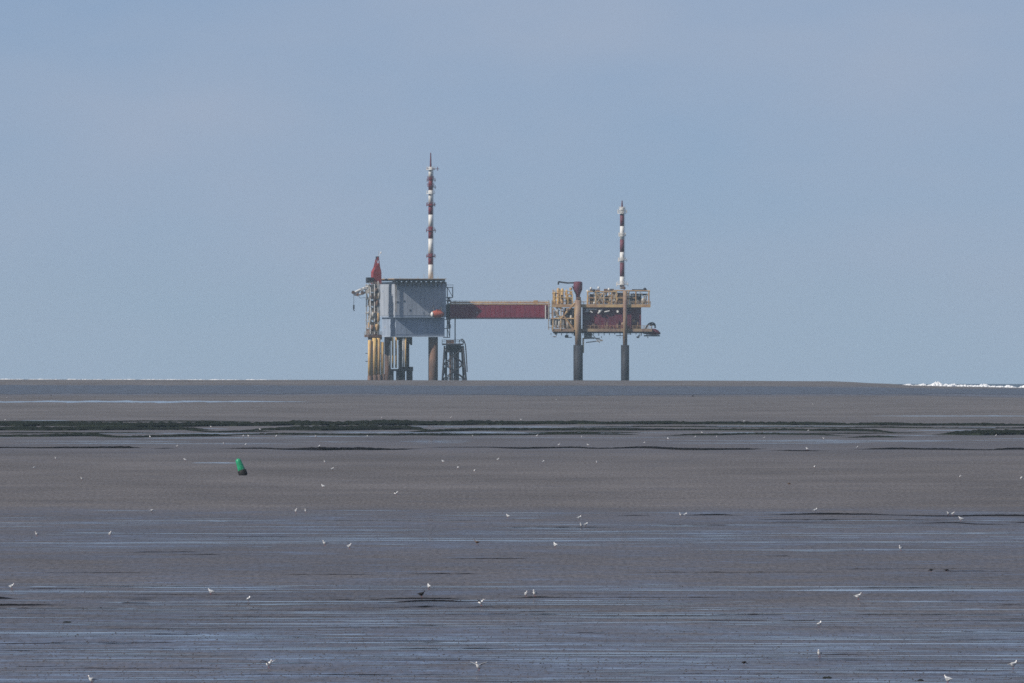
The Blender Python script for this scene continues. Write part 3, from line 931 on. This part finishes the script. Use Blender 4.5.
railing(rl, (X0_, 4, G.z(303.4)), (X1_, 4, G.z(303.4)), h=1.1, step=1.3, r=.055)
rl.build('railing', M_tan, brg)
MB().tube((X0_, 1.2, G.z(302.4)), (X1_, 1.2, G.z(302.4)), .26, n=6).build('pipe', M_tan, brg)
MB().tube((X0_, 2.2, G.z(302.2)), (X1_, 2.2, G.z(302.2)), .3, n=6).build('pipe', M_tan, brg)
G.box(MB(), 533.5, 538, 303.3, 300.2, 1, 3).build('junction_box', M_tan, brg)
G.box(MB(), 476.6, 477.6, 312.8, 311.8, -.2, .01).build('sign_plate', M_white, brg)
for px in (545.5, 548.8):
    G.box(MB(), px - .5, px + .5, 319, 305, -.5, -.15).build('bearing_post', M_white, brg)
G.box(MB(), 446, 450.4, 304.2, 319, .4, 4.1).build('entrance_portal', M_dark, brg)

# ---- wellhead platform (right)
E = Frame(601, 0)
wp = tag(empty('wellhead_platform', E.loc), 'smaller brown and maroon offshore wellhead platform on slim columns, right of the bridge', 'platform')
for px in (578.2, 625.2):
    for y in (-2.0, 19.0):
        w = 9.4 if px < 600 else 8.0
        o = MB().tube(E.p(px, 345, y), E.p(px, 398, y), w * S / 2, n=16).build('leg', M_dark, wp, True)
        MB().tube(E.p(px, 345.02, y), E.p(px, 300 if px < 600 else 291, y), (w - 3.2) * S / 2 if px < 600 else 2.1 * S, n=14).build('leg_sleeve', M_brown, o, True)
leg(583.2, 1.6, 338, 353, 0, M_yellow, 'caisson', E, wp)
leg(581.6, 2.0, 345, 356, 0, M_dark, 'caisson', E, wp)
MBd = E.box(MB(), 552, 652, 331.6, 328.6, -1.2, 21).build('lower_deck', M_brown, wp)
E.box(MB(), 553, 651, 333.2, 331.62, -.6, 20.4).build('deck_beam', M_dark, MBd)
wl_ = E.box(MB(), 582.5, 641.2, 328.55, 307.4, .6, 18)
wmod = wl_.build('wall_module', M_maroon, wp)
for i in range(10):
    a, b = E.x(582.5), E.x(641.2)
    x0 = a + (b - a) * i / 10
    MB().box((x0 + .06, .46, E.z(327.8)), (x0 + (b - a) / 10 - .06, .597, E.z(312.4 if i < 4 else 308.4))).build('cladding_panel', M_maroon, wmod)
E.box(MB(), 583, 590, 320, 315.6, .3, .45).build('door', M_rust, wmod)
E.box(MB(), 552.5, 650.5, 307.3, 304.2, -1.5, 20.5).build('upper_deck', M_tan, wp)
rail = rail_rect(MB(), E.x(552), E.x(652), -1.2, 21, E.z(328.6), h=1.2, r=.06)
rail_rect(rail, E.x(552.5), E.x(650.5), -1.5, 20.5, E.z(304.2), h=1.2, r=.06)
rail.build('railing', M_tan, wp)
# pale pipes and lamps under the upper deck
for a, b in (((585, 311.6), (589, 311)), ((590, 311), (592.5, 312.6)), ((598, 313.5), (602.4, 309)), ((604.5, 312), (609.6, 310.8)), ((586, 309.4), (597, 309.2))):
    MB().tube(E.p(a[0], a[1], -.5), E.p(b[0], b[1], -.5), .3, n=6).build('white_pipe', M_white, wp)
for px, py in ((618, 311.4), (600, 311)):
    MB().lathe(E.p(px, py, -.8), [(.2, 0), (.5, .15), (.5, .5)], 8, axis=(-.5, -1, -.1)).build('flood_light', M_white, wp)
MB().lathe(E.p(625.3, 329.6, -1.3), [(.2, 0), (.75, .2), (.7, .5), (.3, .7)], 10, axis=(0, -1, 0)).build('navigation_lamp', M_lens, wp)
fr = MB()
E.box(fr, 621.6, 629.4, 329.4, 328.8, -1.8, -1.3)
fr.tube(E.p(625.3, 332.5, -1.5), E.p(625.3, 326.6, -1.5), .16, n=5)
fr.build('lamp_bracket', M_yellow, wp)
# top frames and equipment
tf = MB()
for y in (-1, 9, 18):
    for px in (588, 596, 604, 612, 616.5, 629, 636, 649):
        tf.tube(E.p(px, 304.2, y), E.p(px, 291.2, y), .24, n=6)
    tf.tube(E.p(588, 291.6, y), E.p(616.5, 291.6, y), .26, n=6)
    tf.tube(E.p(616.5, 290.6, y), E.p(650, 290.9, y), .26, n=6)
    tf.tube(E.p(588, 298, y), E.p(636, 298, y), .18, n=5)
for px in (588, 596, 604, 612, 629, 636, 649):
    tf.tube(E.p(px, 291.6, -1), E.p(px, 291.6, 18), .2, n=5)
tf.build('top_frame', M_tan, wp)
tfb = MB()
for a, b in ((596, 604), (612, 616.5), (640, 649)):
    tfb.tube(E.p(a, 304, -1), E.p(b, 292, -1), .17, n=5).tube(E.p(b, 304, -1), E.p(a, 292, -1), .17, n=5)
tfb.build('brace', M_pale, wp)
for px0, px1, y0, y1, d0, d1, mt, nm in ((589.5, 594, 303.9, 294, 2, 6, M_rust, 'equipment_skid'), (597, 602.5, 303.9, 293.2, 3, 8, M_tan, 'equipment_skid'), (605, 611, 303.9, 295.5, 1, 6, M_rust, 'equipment_skid'),
                                         (613, 616, 303.9, 290, 4, 8, M_tan, 'equipment_skid'), (617.5, 628, 303.9, 292.6, 2, 9, M_rust, 'equipment_skid'), (630, 641.5, 303.9, 295.6, 1, 9, M_dark, 'equipment_skid'),
                                         (630.5, 648, 295.4, 293.6, 2, 10, M_dark, 'cooler'), (590, 600, 291.2, 289.4, 3, 9, M_rust, 'cooler'), (604, 614, 290.9, 288.8, 3, 9, M_rust, 'cooler'), (632, 647, 290.4, 289.2, 0, 9, M_dark, 'cable_tray')):
    E.box(MB(), px0, px1, y0, y1, d0, d1).build(nm, mt, wp)
for px, y0, y1, r_ in ((603, 304, 292, .55), (595.5, 304, 290, .5), (610.5, 304, 294, .6), (643.6, 304, 298, 1.0), (615.5, 304, 297, .6), (633, 304, 300, .9), (637.5, 304, 300, .9)):
    MB().lathe(E.p(px, y0, .4), [(r_ * .7, 0), (r_, .3), (r_, (y0 - y1) * S - .4), (r_ * .3, (y0 - y1) * S)], 10).build('vessel', M_pale, wp, True)
for px, py in ((591, 288.4), (598.6, 287.8), (609, 289.2), (594.4, 303), (616.2, 306), (587.6, 291)):
    MB().lathe(E.p(px, py + 1.2, -.6), [(.25, 0), (.5, .15), (.5, .8), (.2, 1.0)], 8).build('lamp', M_white, wp, True)
rr_ = random.Random(5)
for i in range(26):
    px = rr_.uniform(587, 648); y0 = rr_.uniform(290, 302)
    pr = MB()
    if rr_.random() < .5: pr.tube(E.p(px, 304, rr_.uniform(-.6, 5)), E.p(px, y0, rr_.uniform(-.6, 5)), rr_.uniform(.12, .28), n=6)
    else:
        y = rr_.uniform(-.6, 5); pr.tube(E.p(px, y0, y), E.p(min(650, px + rr_.uniform(3, 11)), y0, y), rr_.uniform(.12, .25), n=6)
    pr.build('pipe', M_yellow, wp)
# left block: yellow separators and braces
for px, y0, y1, w in ((554.6, 305, 292.5, 3.0), (558.4, 305, 288.6, 3.4), (562.4, 305, 289.0, 2.6), (566.6, 305, 290.2, 2.2)):
    r_ = w * S / 2
    MB().lathe(E.p(px, y0 - .8, 3), [(r_ * .8, 0), (r_, .4), (r_, (y0 - y1) * S - .6), (r_ * .6, (y0 - y1) * S - .15), (r_ * .15, (y0 - y1) * S)], 12).build('separator', M_yellow, wp, True)
lf = MB()
for px in (553, 560.5, 568, 572.5):
    lf.tube(E.p(px, 304.2, -1.2), E.p(px, 289.5 if px < 566 else 294, -1.2), .2, n=5)
for py in (291, 297): lf.tube(E.p(553, py, -1.2), E.p(572.5, py + .5, -1.2), .17, n=5)
lf.tube(E.p(553, 304, -1.2), E.p(560.5, 291, -1.2), .14, n=5)
E.box(lf, 564, 573, 299.4, 298.2, -1, 6)
lf.build('separator_frame', M_yellow, wp)
E.box(MB(), 566.5, 572, 303.9, 297, 2, 6).build('equipment_skid', M_dark, wp)
cg = MB()
cg.tube(E.p(575, 303, -1.3), E.p(561, 318.5, -1.3), .4, n=6).tube(E.p(563, 314.5, -1.4), E.p(574, 330, -1.4), .36, n=6)
cg.tube(E.p(553, 308, -1.3), E.p(553, 330, -1.3), .22, n=6).tube(E.p(561, 308, -1.3), E.p(561, 330, -1.3), .22, n=6)
cg.tube(E.p(551, 318.6, -1.3), E.p(575, 318.6, -1.3), .3, n=6).tube(E.p(553, 308, -1.3), E.p(561, 318.6, -1.3), .2, n=6)
cg.tube(E.p(575, 308, -1.3), E.p(575, 330, -1.3), .3, n=6)
cg.build('cantilever_frame', M_tan, wp)
E.box(MB(), 564.5, 575, 328.5, 308, 4, 14).build('equipment_skid', M_rust, wp)
E.box(MB(), 550.5, 560, 325, 319, 1, 8).build('mezzanine_deck', M_dark, wp)
for px, y0, y1, r_ in ((556, 328, 317, .55), (559.4, 328, 320, .5), (563, 328, 316, .6), (567.6, 328, 318, .6), (571, 327, 315, .5), (557.6, 317, 309, .6), (555, 316, 311, .5)):
    MB().lathe(E.p(px, y0, -.6), [(r_ * .7, 0), (r_, .3), (r_, (y0 - y1) * S - .3), (r_ * .4, (y0 - y1) * S)], 9).build('vessel', M_pale, wp, True)
for i in range(20):
    px = 551 + 101 * i / 19
    MB().tube(E.p(px, 333.1, -.4), E.p(px, 334.6 + (i * 7 % 4) * .45, -.4), .16, n=5).build('hanger', M_dark, wp)
uf = MB()
E.box(uf, 584, 592, 333.25, 338.5, 2, 5)
uf.tube(E.p(584, 335, 1), E.p(603, 340.6, 1), .22, n=5).tube(E.p(586, 342.5, 1), E.p(603, 340.6, 1), .22, n=5).tube(E.p(592, 334, 1), E.p(600, 343, 1), .18, n=5).tube(E.p(584, 338.8, 1), E.p(600, 338.2, 1), .2, n=5)
uf.build('underdeck_walkway', M_pale, wp)
rc = random.Random(12)
def clutter(x0, x1, y0, y1, n_, ya, yb, mats, rmin=.12, rmax=.34):
    for i in range(n_):
        px, py, y = rc.uniform(x0, x1), rc.uniform(y0, y1), rc.uniform(ya, yb)
        m_ = rc.choice(mats)
        k = rc.random()
        if k < .45: MB().tube(E.p(px, py, y), E.p(px, min(y1, py + rc.uniform(3, 9)), y), rc.uniform(rmin, rmax), n=6).build('pipe', m_, wp)
        elif k < .75: MB().tube(E.p(px, py, y), E.p(min(x1, px + rc.uniform(3, 9)), py, y), rc.uniform(rmin, rmax), n=6).build('pipe', m_, wp)
        elif k < .88: E.box(MB(), px, min(x1, px + rc.uniform(1.5, 3.5)), py, min(y1, py + rc.uniform(1.5, 4)), y, y + 1.5).build('equipment_box', m_, wp)
        else: MB().lathe(E.p(px, py, y), [(.25, 0), (.6, .2), (.6, 1.0), (.25, 1.2)], 8).build('valve', m_, wp)
clutter(551, 575, 308, 328, 34, -1.6, 3.5, (M_brown, M_tan, M_pale, M_rust, M_dark, M_white))
clutter(552, 573, 290, 303, 14, -.8, 4, (M_yellow, M_tan, M_pale, M_dark))
clutter(587, 649, 288.5, 303, 34, -1.0, 5, (M_brown, M_rust, M_tan, M_pale, M_dark, M_white))
clutter(552, 648, 333.3, 338, 20, -.2, 5, (M_dark, M_brown, M_pale), .1, .22)
clutter(583, 640, 320, 328, 12, -.9, .2, (M_brown, M_maroon, M_rust), .1, .25)
# vent funnel with its swan-neck arm
E.box(MB(), 576, 581, 304, 297, 4, 6.4).build('vent_base', M_rust, wp)
MB().lathe(E.p(578, 297.2, 5), [(.9, 0), (.95, 1.0), (1.85, 3.2), (1.95, 6.0), (1.5, 6.5), (.3, 6.6)], 12).build('vent_funnel', M_maroon, wp, True)
MB().path([E.p(576, 282.6, 5), E.p(568, 283.0, 5), E.p(563, 282.4, 5), E.p(558.6, 281.6, 5), E.p(558.2, 284.6, 5)], .34, 7).tube(E.p(572.5, 286, 5), E.p(575, 292, 5), .25, n=6).build('vent_arm', M_dark, wp)
# stair tower to the bridge
bs = MB()
for px in (548.6, 552):
    bs.tube(E.p(px, 330, 6), E.p(px, 300, 6), .2, n=5)
for py in (306, 313, 320, 327): E.box(bs, 548, 553, py, py + .7, 5.5, 12)
bs.build('landing_stair', M_pale, wp)
# boat-shaped rescue craft on its cradle at the right end
RB = tag(empty('rescue_boat', ((652.5 - 512) * S, D0 + 3, H - (335 - Y0) * S)), 'dark maroon covered boat on a cradle at the far right end of the lower deck', 'boat')
rz = lambda py: (335 - py) * S
rx = lambda px: (px - 652.5) * S
hb = MB()
sec = []
for px, zt, zb, w in ((645.2, 331, 333.8, .7), (647.2, 329.2, 334.6, 1.2), (651, 328.6, 335, 1.4), (655.5, 328.8, 335, 1.3), (658.4, 330.4, 334.8, .9), (660.6, 333, 334.0, .25)):
    zt, zb = rz(zt), rz(zb)
    zm = (zt * .45 + zb * .55)
    sec.append([(rx(px), -w * .55, zb), (rx(px), -w, zm), (rx(px), -w * .6, zt), (rx(px), w * .6, zt), (rx(px), w, zm), (rx(px), w * .55, zb)])
P = [p for s_ in sec for p in s_]
Fc = [(i * 6 + j, (i + 1) * 6 + j, (i + 1) * 6 + (j + 1) % 6, i * 6 + (j + 1) % 6) for i in range(len(sec) - 1) for j in range(6)]
Fc += [(5, 4, 3, 2, 1, 0), tuple((len(sec) - 1) * 6 + j for j in range(6))]
hb.add(P, Fc).build('hull', M_maroon, RB)
MB().path([Vector((rx(645), 1.8, rz(331))), Vector((rx(647), 1.8, rz(326))), Vector((rx(649.4), 1.8, rz(323.4))), Vector((rx(653), 1.8, rz(322.6))), Vector((rx(655.2), 1.8, rz(324.6))), Vector((rx(655.2), 1.8, rz(328)))], .32, 7).build('davit', M_dark, RB)
MB().box((rx(649.6), 1.4, rz(325.6)), (rx(655), 2.1, rz(323.8))).build('winch', M_dark, RB)
MB().box((rx(644), -.9, rz(336.4)), (rx(660), .9, rz(335.1))).box((rx(643.5), 1.1, rz(334)), (rx(652), 2.3, rz(331))).build('cradle', M_dark, RB)

# ------------------------------------------------------------------ green buoy stranded on the flats
M_buoy = material('green_buoy_paint', (.02, .46, .22), .4, .45, var=.18, scale=2.0, second=(.01, .22, .10), amount=.35)
M_black = material('black_rubber', (.012, .012, .013), .7, .3, var=.2, scale=3)
gb = on_ground(243.6, 475.4)
bs_ = gb.y / F
bu = tag(empty('channel_buoy', gb), 'green channel buoy with black base leaning left on the mud', 'buoy')
bu.rotation_euler = (R(-4), R(-20), 0)
u = bs_
MB().lathe((0, 0, .02), [(3.6 * u, -.08), (4.35 * u, 0), (4.5 * u, .18), (4.4 * u, 5.0 * u), (3.9 * u, 5.5 * u)], 18).build('float', M_black, bu, True)
MB().lathe((0, 0, 5.52 * u), [(3.6 * u, 0), (3.7 * u, .4 * u), (3.2 * u, 6.0 * u), (2.8 * u, 10.0 * u), (2.5 * u, 11.4 * u), (1.0 * u, 11.9 * u)], 16).build('body', M_buoy, bu, True)
fn = MB()
for k in range(4):
    t = k * math.pi / 2 + .5
    fn.tube((3.75 * u * math.cos(t), 3.75 * u * math.sin(t), 5 * u), (1.9 * u * math.cos(t), 1.9 * u * math.sin(t), 16.6 * u), .035, n=5)
fn.build('strut', M_buoy, bu)
tp = MB().tube((0, 0, 16.7 * u), (0, 0, 18.2 * u), .06, n=6)
tp.build('topmark_pole', M_buoy, bu)
MB().lathe((-.35 * u, 0, 13 * u), [(.5 * u, 0), (.5 * u, 3 * u)], 8, axis=(-.06, -.9, .9)).build('lamp', M_white, bu)

# ------------------------------------------------------------------ birds
M_gw = material('white_feathers', (.82, .81, .79), .7, .2, var=.05, scale=8)
M_gg = material('grey_feathers', (.38, .40, .43), .7, .2, var=.1, scale=8)
M_gd = material('dark_feathers', (.022, .020, .020), .7, .2, var=.2, scale=8)
M_gb = material('brown_feathers', (.16, .11, .08), .7, .2, var=.3, scale=8)
M_bill = material('red_bill', (.35, .05, .03), .5, .4, var=.1, scale=8)
def loft(mb, rings, n=10):
    P = []
    for (x, z, ry, rz_) in rings:
        for k in range(n):
            t = 2 * math.pi * k / n
            P.append((x, ry * math.cos(t), z + rz_ * math.sin(t)))
    Fc = [(i * n + k, i * n + (k + 1) % n, (i + 1) * n + (k + 1) % n, (i + 1) * n + k) for i in range(len(rings) - 1) for k in range(n)]
    Fc += [tuple(range(n - 1, -1, -1)), tuple(range((len(rings) - 1) * n, len(rings) * n))]
    return mb.add(P, Fc)
def bird_meshes(bodym, wingm, pose):
    """meshes of one bird about 0.4 m long, facing +x, feet at the origin"""
    parts = []
    if pose == 'low':        # head down, feeding
        neck = [(.10, .205, .045, .050), (.145, .185, .032, .034), (.175, .150, .030, .032), (.195, .120, .034, .034), (.215, .100, .026, .026), (.228, .090, .010, .010)]
        bill = ((.225, 0, .095), (.262, 0, .055))
    else:
        neck = [(.10, .215, .050, .055), (.130, .255, .034, .038), (.140, .290, .030, .034), (.148, .318, .034, .034), (.172, .322, .028, .026), (.184, .318, .010, .010)]
        bill = ((.182, 0, .318), (.226, 0, .308))
    body = [(-.190, .175, .014, .008), (-.14, .172, .040, .026), (-.09, .170, .074, .062), (-.02, .168, .096, .092), (.05, .180, .090, .090)] + [(x, z, a_ * 1.25, b_ * 1.25) for x, z, a_, b_ in neck]
    parts.append(('body', loft(MB(), body).mesh('gull_body', bodym, True)))
    parts.append(('bill', MB().tube(bill[0], bill[1], .010, .003, 6).mesh('gull_bill', M_bill)))
    for s in (-1, 1):
        parts.append(('leg', MB().tube((.0, s * .028, .115), (.012, s * .030, .004), .006, n=5).tube((.012, s * .030, .004), (.05, s * .032, .004), .008, n=4).mesh('gull_leg', M_bill)))
        if pose == 'spread':
            sp = [(.06, .03, .21), (.075, .20, .30), (.03, .42, .36), (-.02, .44, .355), (-.05, .20, .29), (-.07, .03, .20)]
            P = [(x, s * y, z) for x, y, z in sp] + [(x, s * y, z - .014) for x, y, z in sp]
            w = MB().add(P, [(0, 1, 4, 5), (1, 2, 3, 4), (6, 11, 10, 7), (7, 10, 9, 8)] + [(i, (i + 1) % 6, 6 + (i + 1) % 6, 6 + i) for i in range(6)])
            parts.append(('wing', w.mesh('gull_wing', wingm)))
        else:
            rg = [(.09, .205, .008, .020), (.05, .205, .018, .048), (-.03, .200, .020, .052), (-.12, .190, .014, .032), (-.19, .182, .008, .014), (-.245, .180, .003, .004)]
            w = loft(MB(), rg, 8)
            w.v = [(x, y + s * (.084 if x > -.1 else .040), z) for x, y, z in w.v]
            parts.append(('wing', w.mesh('gull_wing', wingm, True)))
    return parts
bpy.context.view_layer.update()
dg = bpy.context.evaluated_depsgraph_get()
def top_z(g):
    """height of whatever lies under a bird: mud, weed bed or creek edge"""
    hit = scene.ray_cast(dg, Vector((g.x, g.y, g.z + 3)), Vector((0, 0, -1)), distance=5)
    return hit[1].z - .004 if hit[0] else g.z
BM = {(k, p): None for k in 'wdb' for p in ('stand', 'low', 'spread')}
def bird(px, py, face, label, kind='w', pose='stand', size=1.0):
    key = (kind, pose)
    if BM[key] is None:
        BM[key] = bird_meshes({'w': M_gw, 'd': M_gd, 'b': M_gb}[kind], {'w': M_gg, 'd': M_gd, 'b': M_gb}[kind], pose)
    g = on_ground(px, py)
    g.z = top_z(g)
    root = tag(empty('gull' if kind == 'w' else 'wading_bird', g, R(face)), label, 'gull' if kind == 'w' else 'bird', 'gulls standing on the flats' if kind == 'w' else 'dark wading birds on the flats')
    root.scale = (size,) * 3
    for nm, me in BM[key]:
        link(nm, me, root)
    return root
# column, foot row, heading in degrees (0 = right, 180 = left, 90 = away), label
BIRDS = [
 (7, 398.6, 180, 'tiny white gull at far left just above the pale water streak'),
 (5, 421.6, 0, 'white gull at left picture edge on top of dark weed bed'),
 (211, 427.8, 180, 'tiny white gull amid the dark weed, above and left of the buoy'),
 (243, 437.2, 0, 'left gull of the close pair straight above the green buoy'),
 (248.4, 437.2, 180, 'right gull of the close pair straight above the green buoy'),
 (150, 438, 200, 'faint white gull speck below the weed, far left of the buoy'),
 (177, 447.2, 20, 'white gull at the right tip of the short leftmost black creek edge'),
 (224, 444.6, 180, 'faint gull just above the left end of the central creek edge'),
 (245.5, 446, 0, 'small gull between the close gull pair and the green buoy'),
 (382, 418.6, 180, 'white gull on sand below the grey platform, left of its thick column'),
 (451, 418.4, 0, 'white gull on sand straight below the lattice jacket'),
 (260, 430.6, 170, 'white gull within the weed bed, up and right of the buoy'),
 (276, 437.6, 0, 'tiny gull below the weed, first to the right of the close pair'),
 (316, 437.4, 180, 'tiny gull below the weed, second to the right of the close pair'),
 (367, 437.6, 0, 'tiny gull under the weed straight below the crane hook'),
 (473, 437.2, 160, 'white gull under the weed just right of the lattice jacket'),
 (319, 448.2, 0, 'faint gull standing against the thickest stretch of black creek edge'),
 (556, 400.6, 0, 'faint far gull below the left end of the wellhead platform'),
 (521, 420.6, 180, 'faint gull on the upper rim of weed below the bridge'),
 (537, 436.8, 0, 'tiny gull under the weed below the right half of the bridge'),
 (582, 438, 180, 'white gull under the weed below the left column of the wellhead platform'),
 (559, 446, 0, 'white gull on creek edge, left one of two below the wellhead platform'),
 (588, 446, 180, 'white gull on creek edge, right one of two below the wellhead platform'),
 (644, 444.2, 10, 'white gull just above the creek edge, below the dark covered boat'),
 (668, 439.8, 180, 'faint gull on blue mud, right of the dark covered boat'),
 (695, 438.2, 0, 'first of three small gulls in a row right of centre under weed'),
 (717, 437.8, 180, 'second of three small gulls in a row right of centre under weed'),
 (764, 438.8, 0, 'third and rightmost of three small gulls in a row under weed'),
 (702, 434, 180, 'tiny gull on the weed just above the three gulls in a row'),
 (744, 422.8, 0, 'faint gull on the upper weed rim, right of centre'),
 (813, 404.8, 180, 'faint far gull alone on brown sand at right'),
 (808, 432, 0, 'small gull on weed above the longest spread-out gull at right'),
 (824, 439.8, 180, 'broad pale gull on blue mud under the right weed bed'),
 (996, 436.4, 0, 'bright white gull on the thick weed bed at far right'),
 (807, 450, 180, 'gull at the right end of the central creek edge'),
 (857, 448.6, 0, 'gull at the left tip of the far right creek edge'),
 (56, 459.6, 180, 'faint gull on upper brown mud at far left'),
 (34, 469, 0, 'faint low gull at the far left, below another faint gull'),
 (185, 461, 180, 'faint gull left of the pale streak that leads to the buoy'),
 (82, 480.2, 150, 'white gull alone on brown mud far left of the buoy'),
 (152, 512.6, 0, 'stretched pale gull alone on mud, below and left of the buoy'),
 (37, 536.2, 180, 'left of two gulls along the upper left bright streak'),
 (110, 536.2, 0, 'right of two gulls along the upper left bright streak'),
 (325, 463.4, 180, 'faint gull on upper brown mud, upper one of two right of the buoy'),
 (332, 470.6, 0, 'faint gull on brown mud, lower one of two right of the buoy'),
 (323, 488, 160, 'white gull on brown mud below the two faint gulls right of the buoy'),
 (396, 495.2, 30, 'large pale gull alone on open brown mud left of centre'),
 (443, 462.8, 180, 'upper left gull of a loose diagonal of three left of centre'),
 (458, 468.8, 200, 'middle gull of a loose diagonal of three left of centre'),
 (475, 471.8, 180, 'lower right gull of a loose diagonal of three left of centre'),
 (498, 460.6, 0, 'faint gull near picture centre just under the creek edge'),
 (296, 513, 0, 'left gull of the pair facing each other on wet mud'),
 (306, 512.8, 180, 'right gull of the pair facing each other on wet mud'),
 (508, 518, 180, 'gull alone on wet mud at picture centre'),
 (543, 463, 0, 'faint gull on brown mud below the right half of the bridge'),
 (597, 463.6, 180, 'faint gull on brown mud below the wellhead platform'),
 (579, 520, 0, 'upper gull of a tight cluster of three right of centre'),
 (581.6, 527.4, 180, 'lower left gull of a tight cluster of three right of centre'),
 (585.6, 526.6, 0, 'lower right gull of a tight cluster of three right of centre'),
 (681, 516.8, 180, 'left gull of two touching gulls at the tip of a black creek line'),
 (685, 516.8, 0, 'right gull of two touching gulls at the tip of a black creek line'),
 (815, 467.8, 180, 'pale broad gull alone on brown mud at right'),
 (960, 478, 0, 'low wide pale gull on brown mud at far right'),
 (1022, 479.4, 180, 'gull cut by the right picture edge on brown mud'),
 (815, 512.4, 0, 'tiny gull standing on the long black creek line at right'),
 (948.6, 516, 180, 'left gull of a touching pair on the far right creek line'),
 (953, 515.4, 0, 'right gull of a touching pair on the far right creek line'),
 (961, 521, 200, 'gull just below the touching pair on the far right creek line'),
 (11.6, 589, 0, 'gull near left picture edge above the black mud patch'),
 (211, 594.4, 170, 'bright gull on the pale streak at lower left'),
 (248.4, 602.2, 0, 'upright gull just below and right of the gull on pale streak'),
 (325, 545.8, 180, 'left gull of two upright gulls below the facing pair'),
 (349.4, 548.6, 0, 'right gull of two upright gulls below the facing pair'),
 (429, 589, 180, 'white gull just above the small dark bird at lower centre'),
 (481, 605.6, 0, 'white gull at the right end of the dark lower centre patch'),
 (555.4, 547.6, 180, 'gull alone on blue wet mud right of centre'),
 (526, 596.6, 0, 'left gull of the pair on thin dark line at lower centre'),
 (535, 596.6, 180, 'right gull of the pair on thin dark line at lower centre'),
 (901, 550.8, 110, 'tall bright gull leaning alone on blue mud at right'),
 (858.2, 599.4, 0, 'gull on dark mud under the broad pale streak at right'),
 (92, 684, 180, 'gull cut by the bottom picture edge at left'),
 (269, 668, 0, 'large gull alone near bottom left with raised wings'),
 (479, 670.6, 180, 'large gull with raised wings near bottom centre'),
 (819, 627.4, 0, 'upper of two gulls one above the other at lower right'),
 (819.6, 657, 180, 'lower of two gulls one above the other at lower right'),
 (1013, 668.6, 0, 'gull near the bottom right corner'),
 (948, 683.4, 160, 'largest white gull at the bottom edge, right side'),
]
SPREAD = {(269, 668), (479, 670.6), (481, 605.6), (824, 439.8), (960, 478), (396, 495.2)}
LOW = {(152, 512.6), (458, 468.8), (815, 467.8), (475, 471.8), (1022, 479.4), (34, 469)}
for (px, py, fc, lb) in BIRDS:
    pose = 'spread' if (px, py) in SPREAD else 'low' if (px, py) in LOW else 'stand'
    bird(px, py, rnd.choice((-1, 1)) * rnd.uniform(20, 75) + (0 if fc < 90 or fc > 270 else 180), lb, 'w', pose, rnd.uniform(.92, 1.12))
for (px, py, fc, lb, kd, sz) in ((421.4, 597.2, 10, 'small black wading bird on the dark patch at lower centre', 'd', 1.1),
                                 (51, 396, 0, 'faint dark far bird at left above the pale water streak', 'd', 1.2),
                                 (931, 572, 180, 'left one of two small dark birds on blue mud at right', 'd', .75),
                                 (946.6, 572, 0, 'right one of two small dark birds on blue mud at right', 'd', .75),
                                 (477, 544.6, 180, 'brown bird on a pale streak near picture centre', 'b', 1.0),
                                 (789, 485, 0, 'small tawny bird on brown mud at right', 'b', .9),
                                 (744, 665, 0, 'lone small dark bird at the bottom right of centre', 'd', .6),
                                 (693, 397.4, 60, 'faint dark far bird on sand right of the wellhead platform', 'd', 2.0)):
    bird(px, py, fc, lb, kd, 'low' if sz < 1 else 'stand', sz)
# stranded weed clumps near the bottom edge
M_clump = material('stranded_weed', (.02, .022, .016), .8, .15, var=.4, scale=4)
for (px, py, w, lb) in ((828, 678.2, 8, 'dark flat clump of stranded weed at the bottom right, the wider one'), (921, 680.6, 3.4, 'tiny dark clump of stranded weed left of the largest gull'), (67.5, 622.4, 5, 'small dark weed clump at lower left on a thin pale line')):
    g = on_ground(px, py)
    s_ = g.y / F
    mb = MB()
    for k in range(16):
        x = rnd.gauss(0, w * s_ * .28); y = rnd.gauss(0, .5)
        r_ = rnd.uniform(.02, .05)
        mb.lathe((x, y, -.02), [(r_ * 2.2, 0), (r_ * 2, r_), (r_ * .8, r_ * 1.7)], 7)
    o = mb.build('weed_clump', M_clump)
    o.location = g
    tag(o, lb, 'seaweed', 'clumps of stranded weed')

# ------------------------------------------------------------------ air
M_air = bpy.data.materials.new('sea_haze')
M_air.use_nodes = True
n, l = M_air.node_tree.nodes, M_air.node_tree.links
n.clear()
pv = n.new('ShaderNodeVolumePrincipled')
pv.inputs['Color'].default_value = (.66, .86, 1.0, 1)
pv.inputs['Density'].default_value = 2.2e-5
pv.inputs['Anisotropy'].default_value = 0.0
mo = n.new('ShaderNodeOutputMaterial')
l.new(pv.outputs['Volume'], mo.inputs['Volume'])
hz = MB().box((-25500, -25500, -170), (25500, 25500, 99)).build('haze', M_air)
tag(hz, kind='stuff')
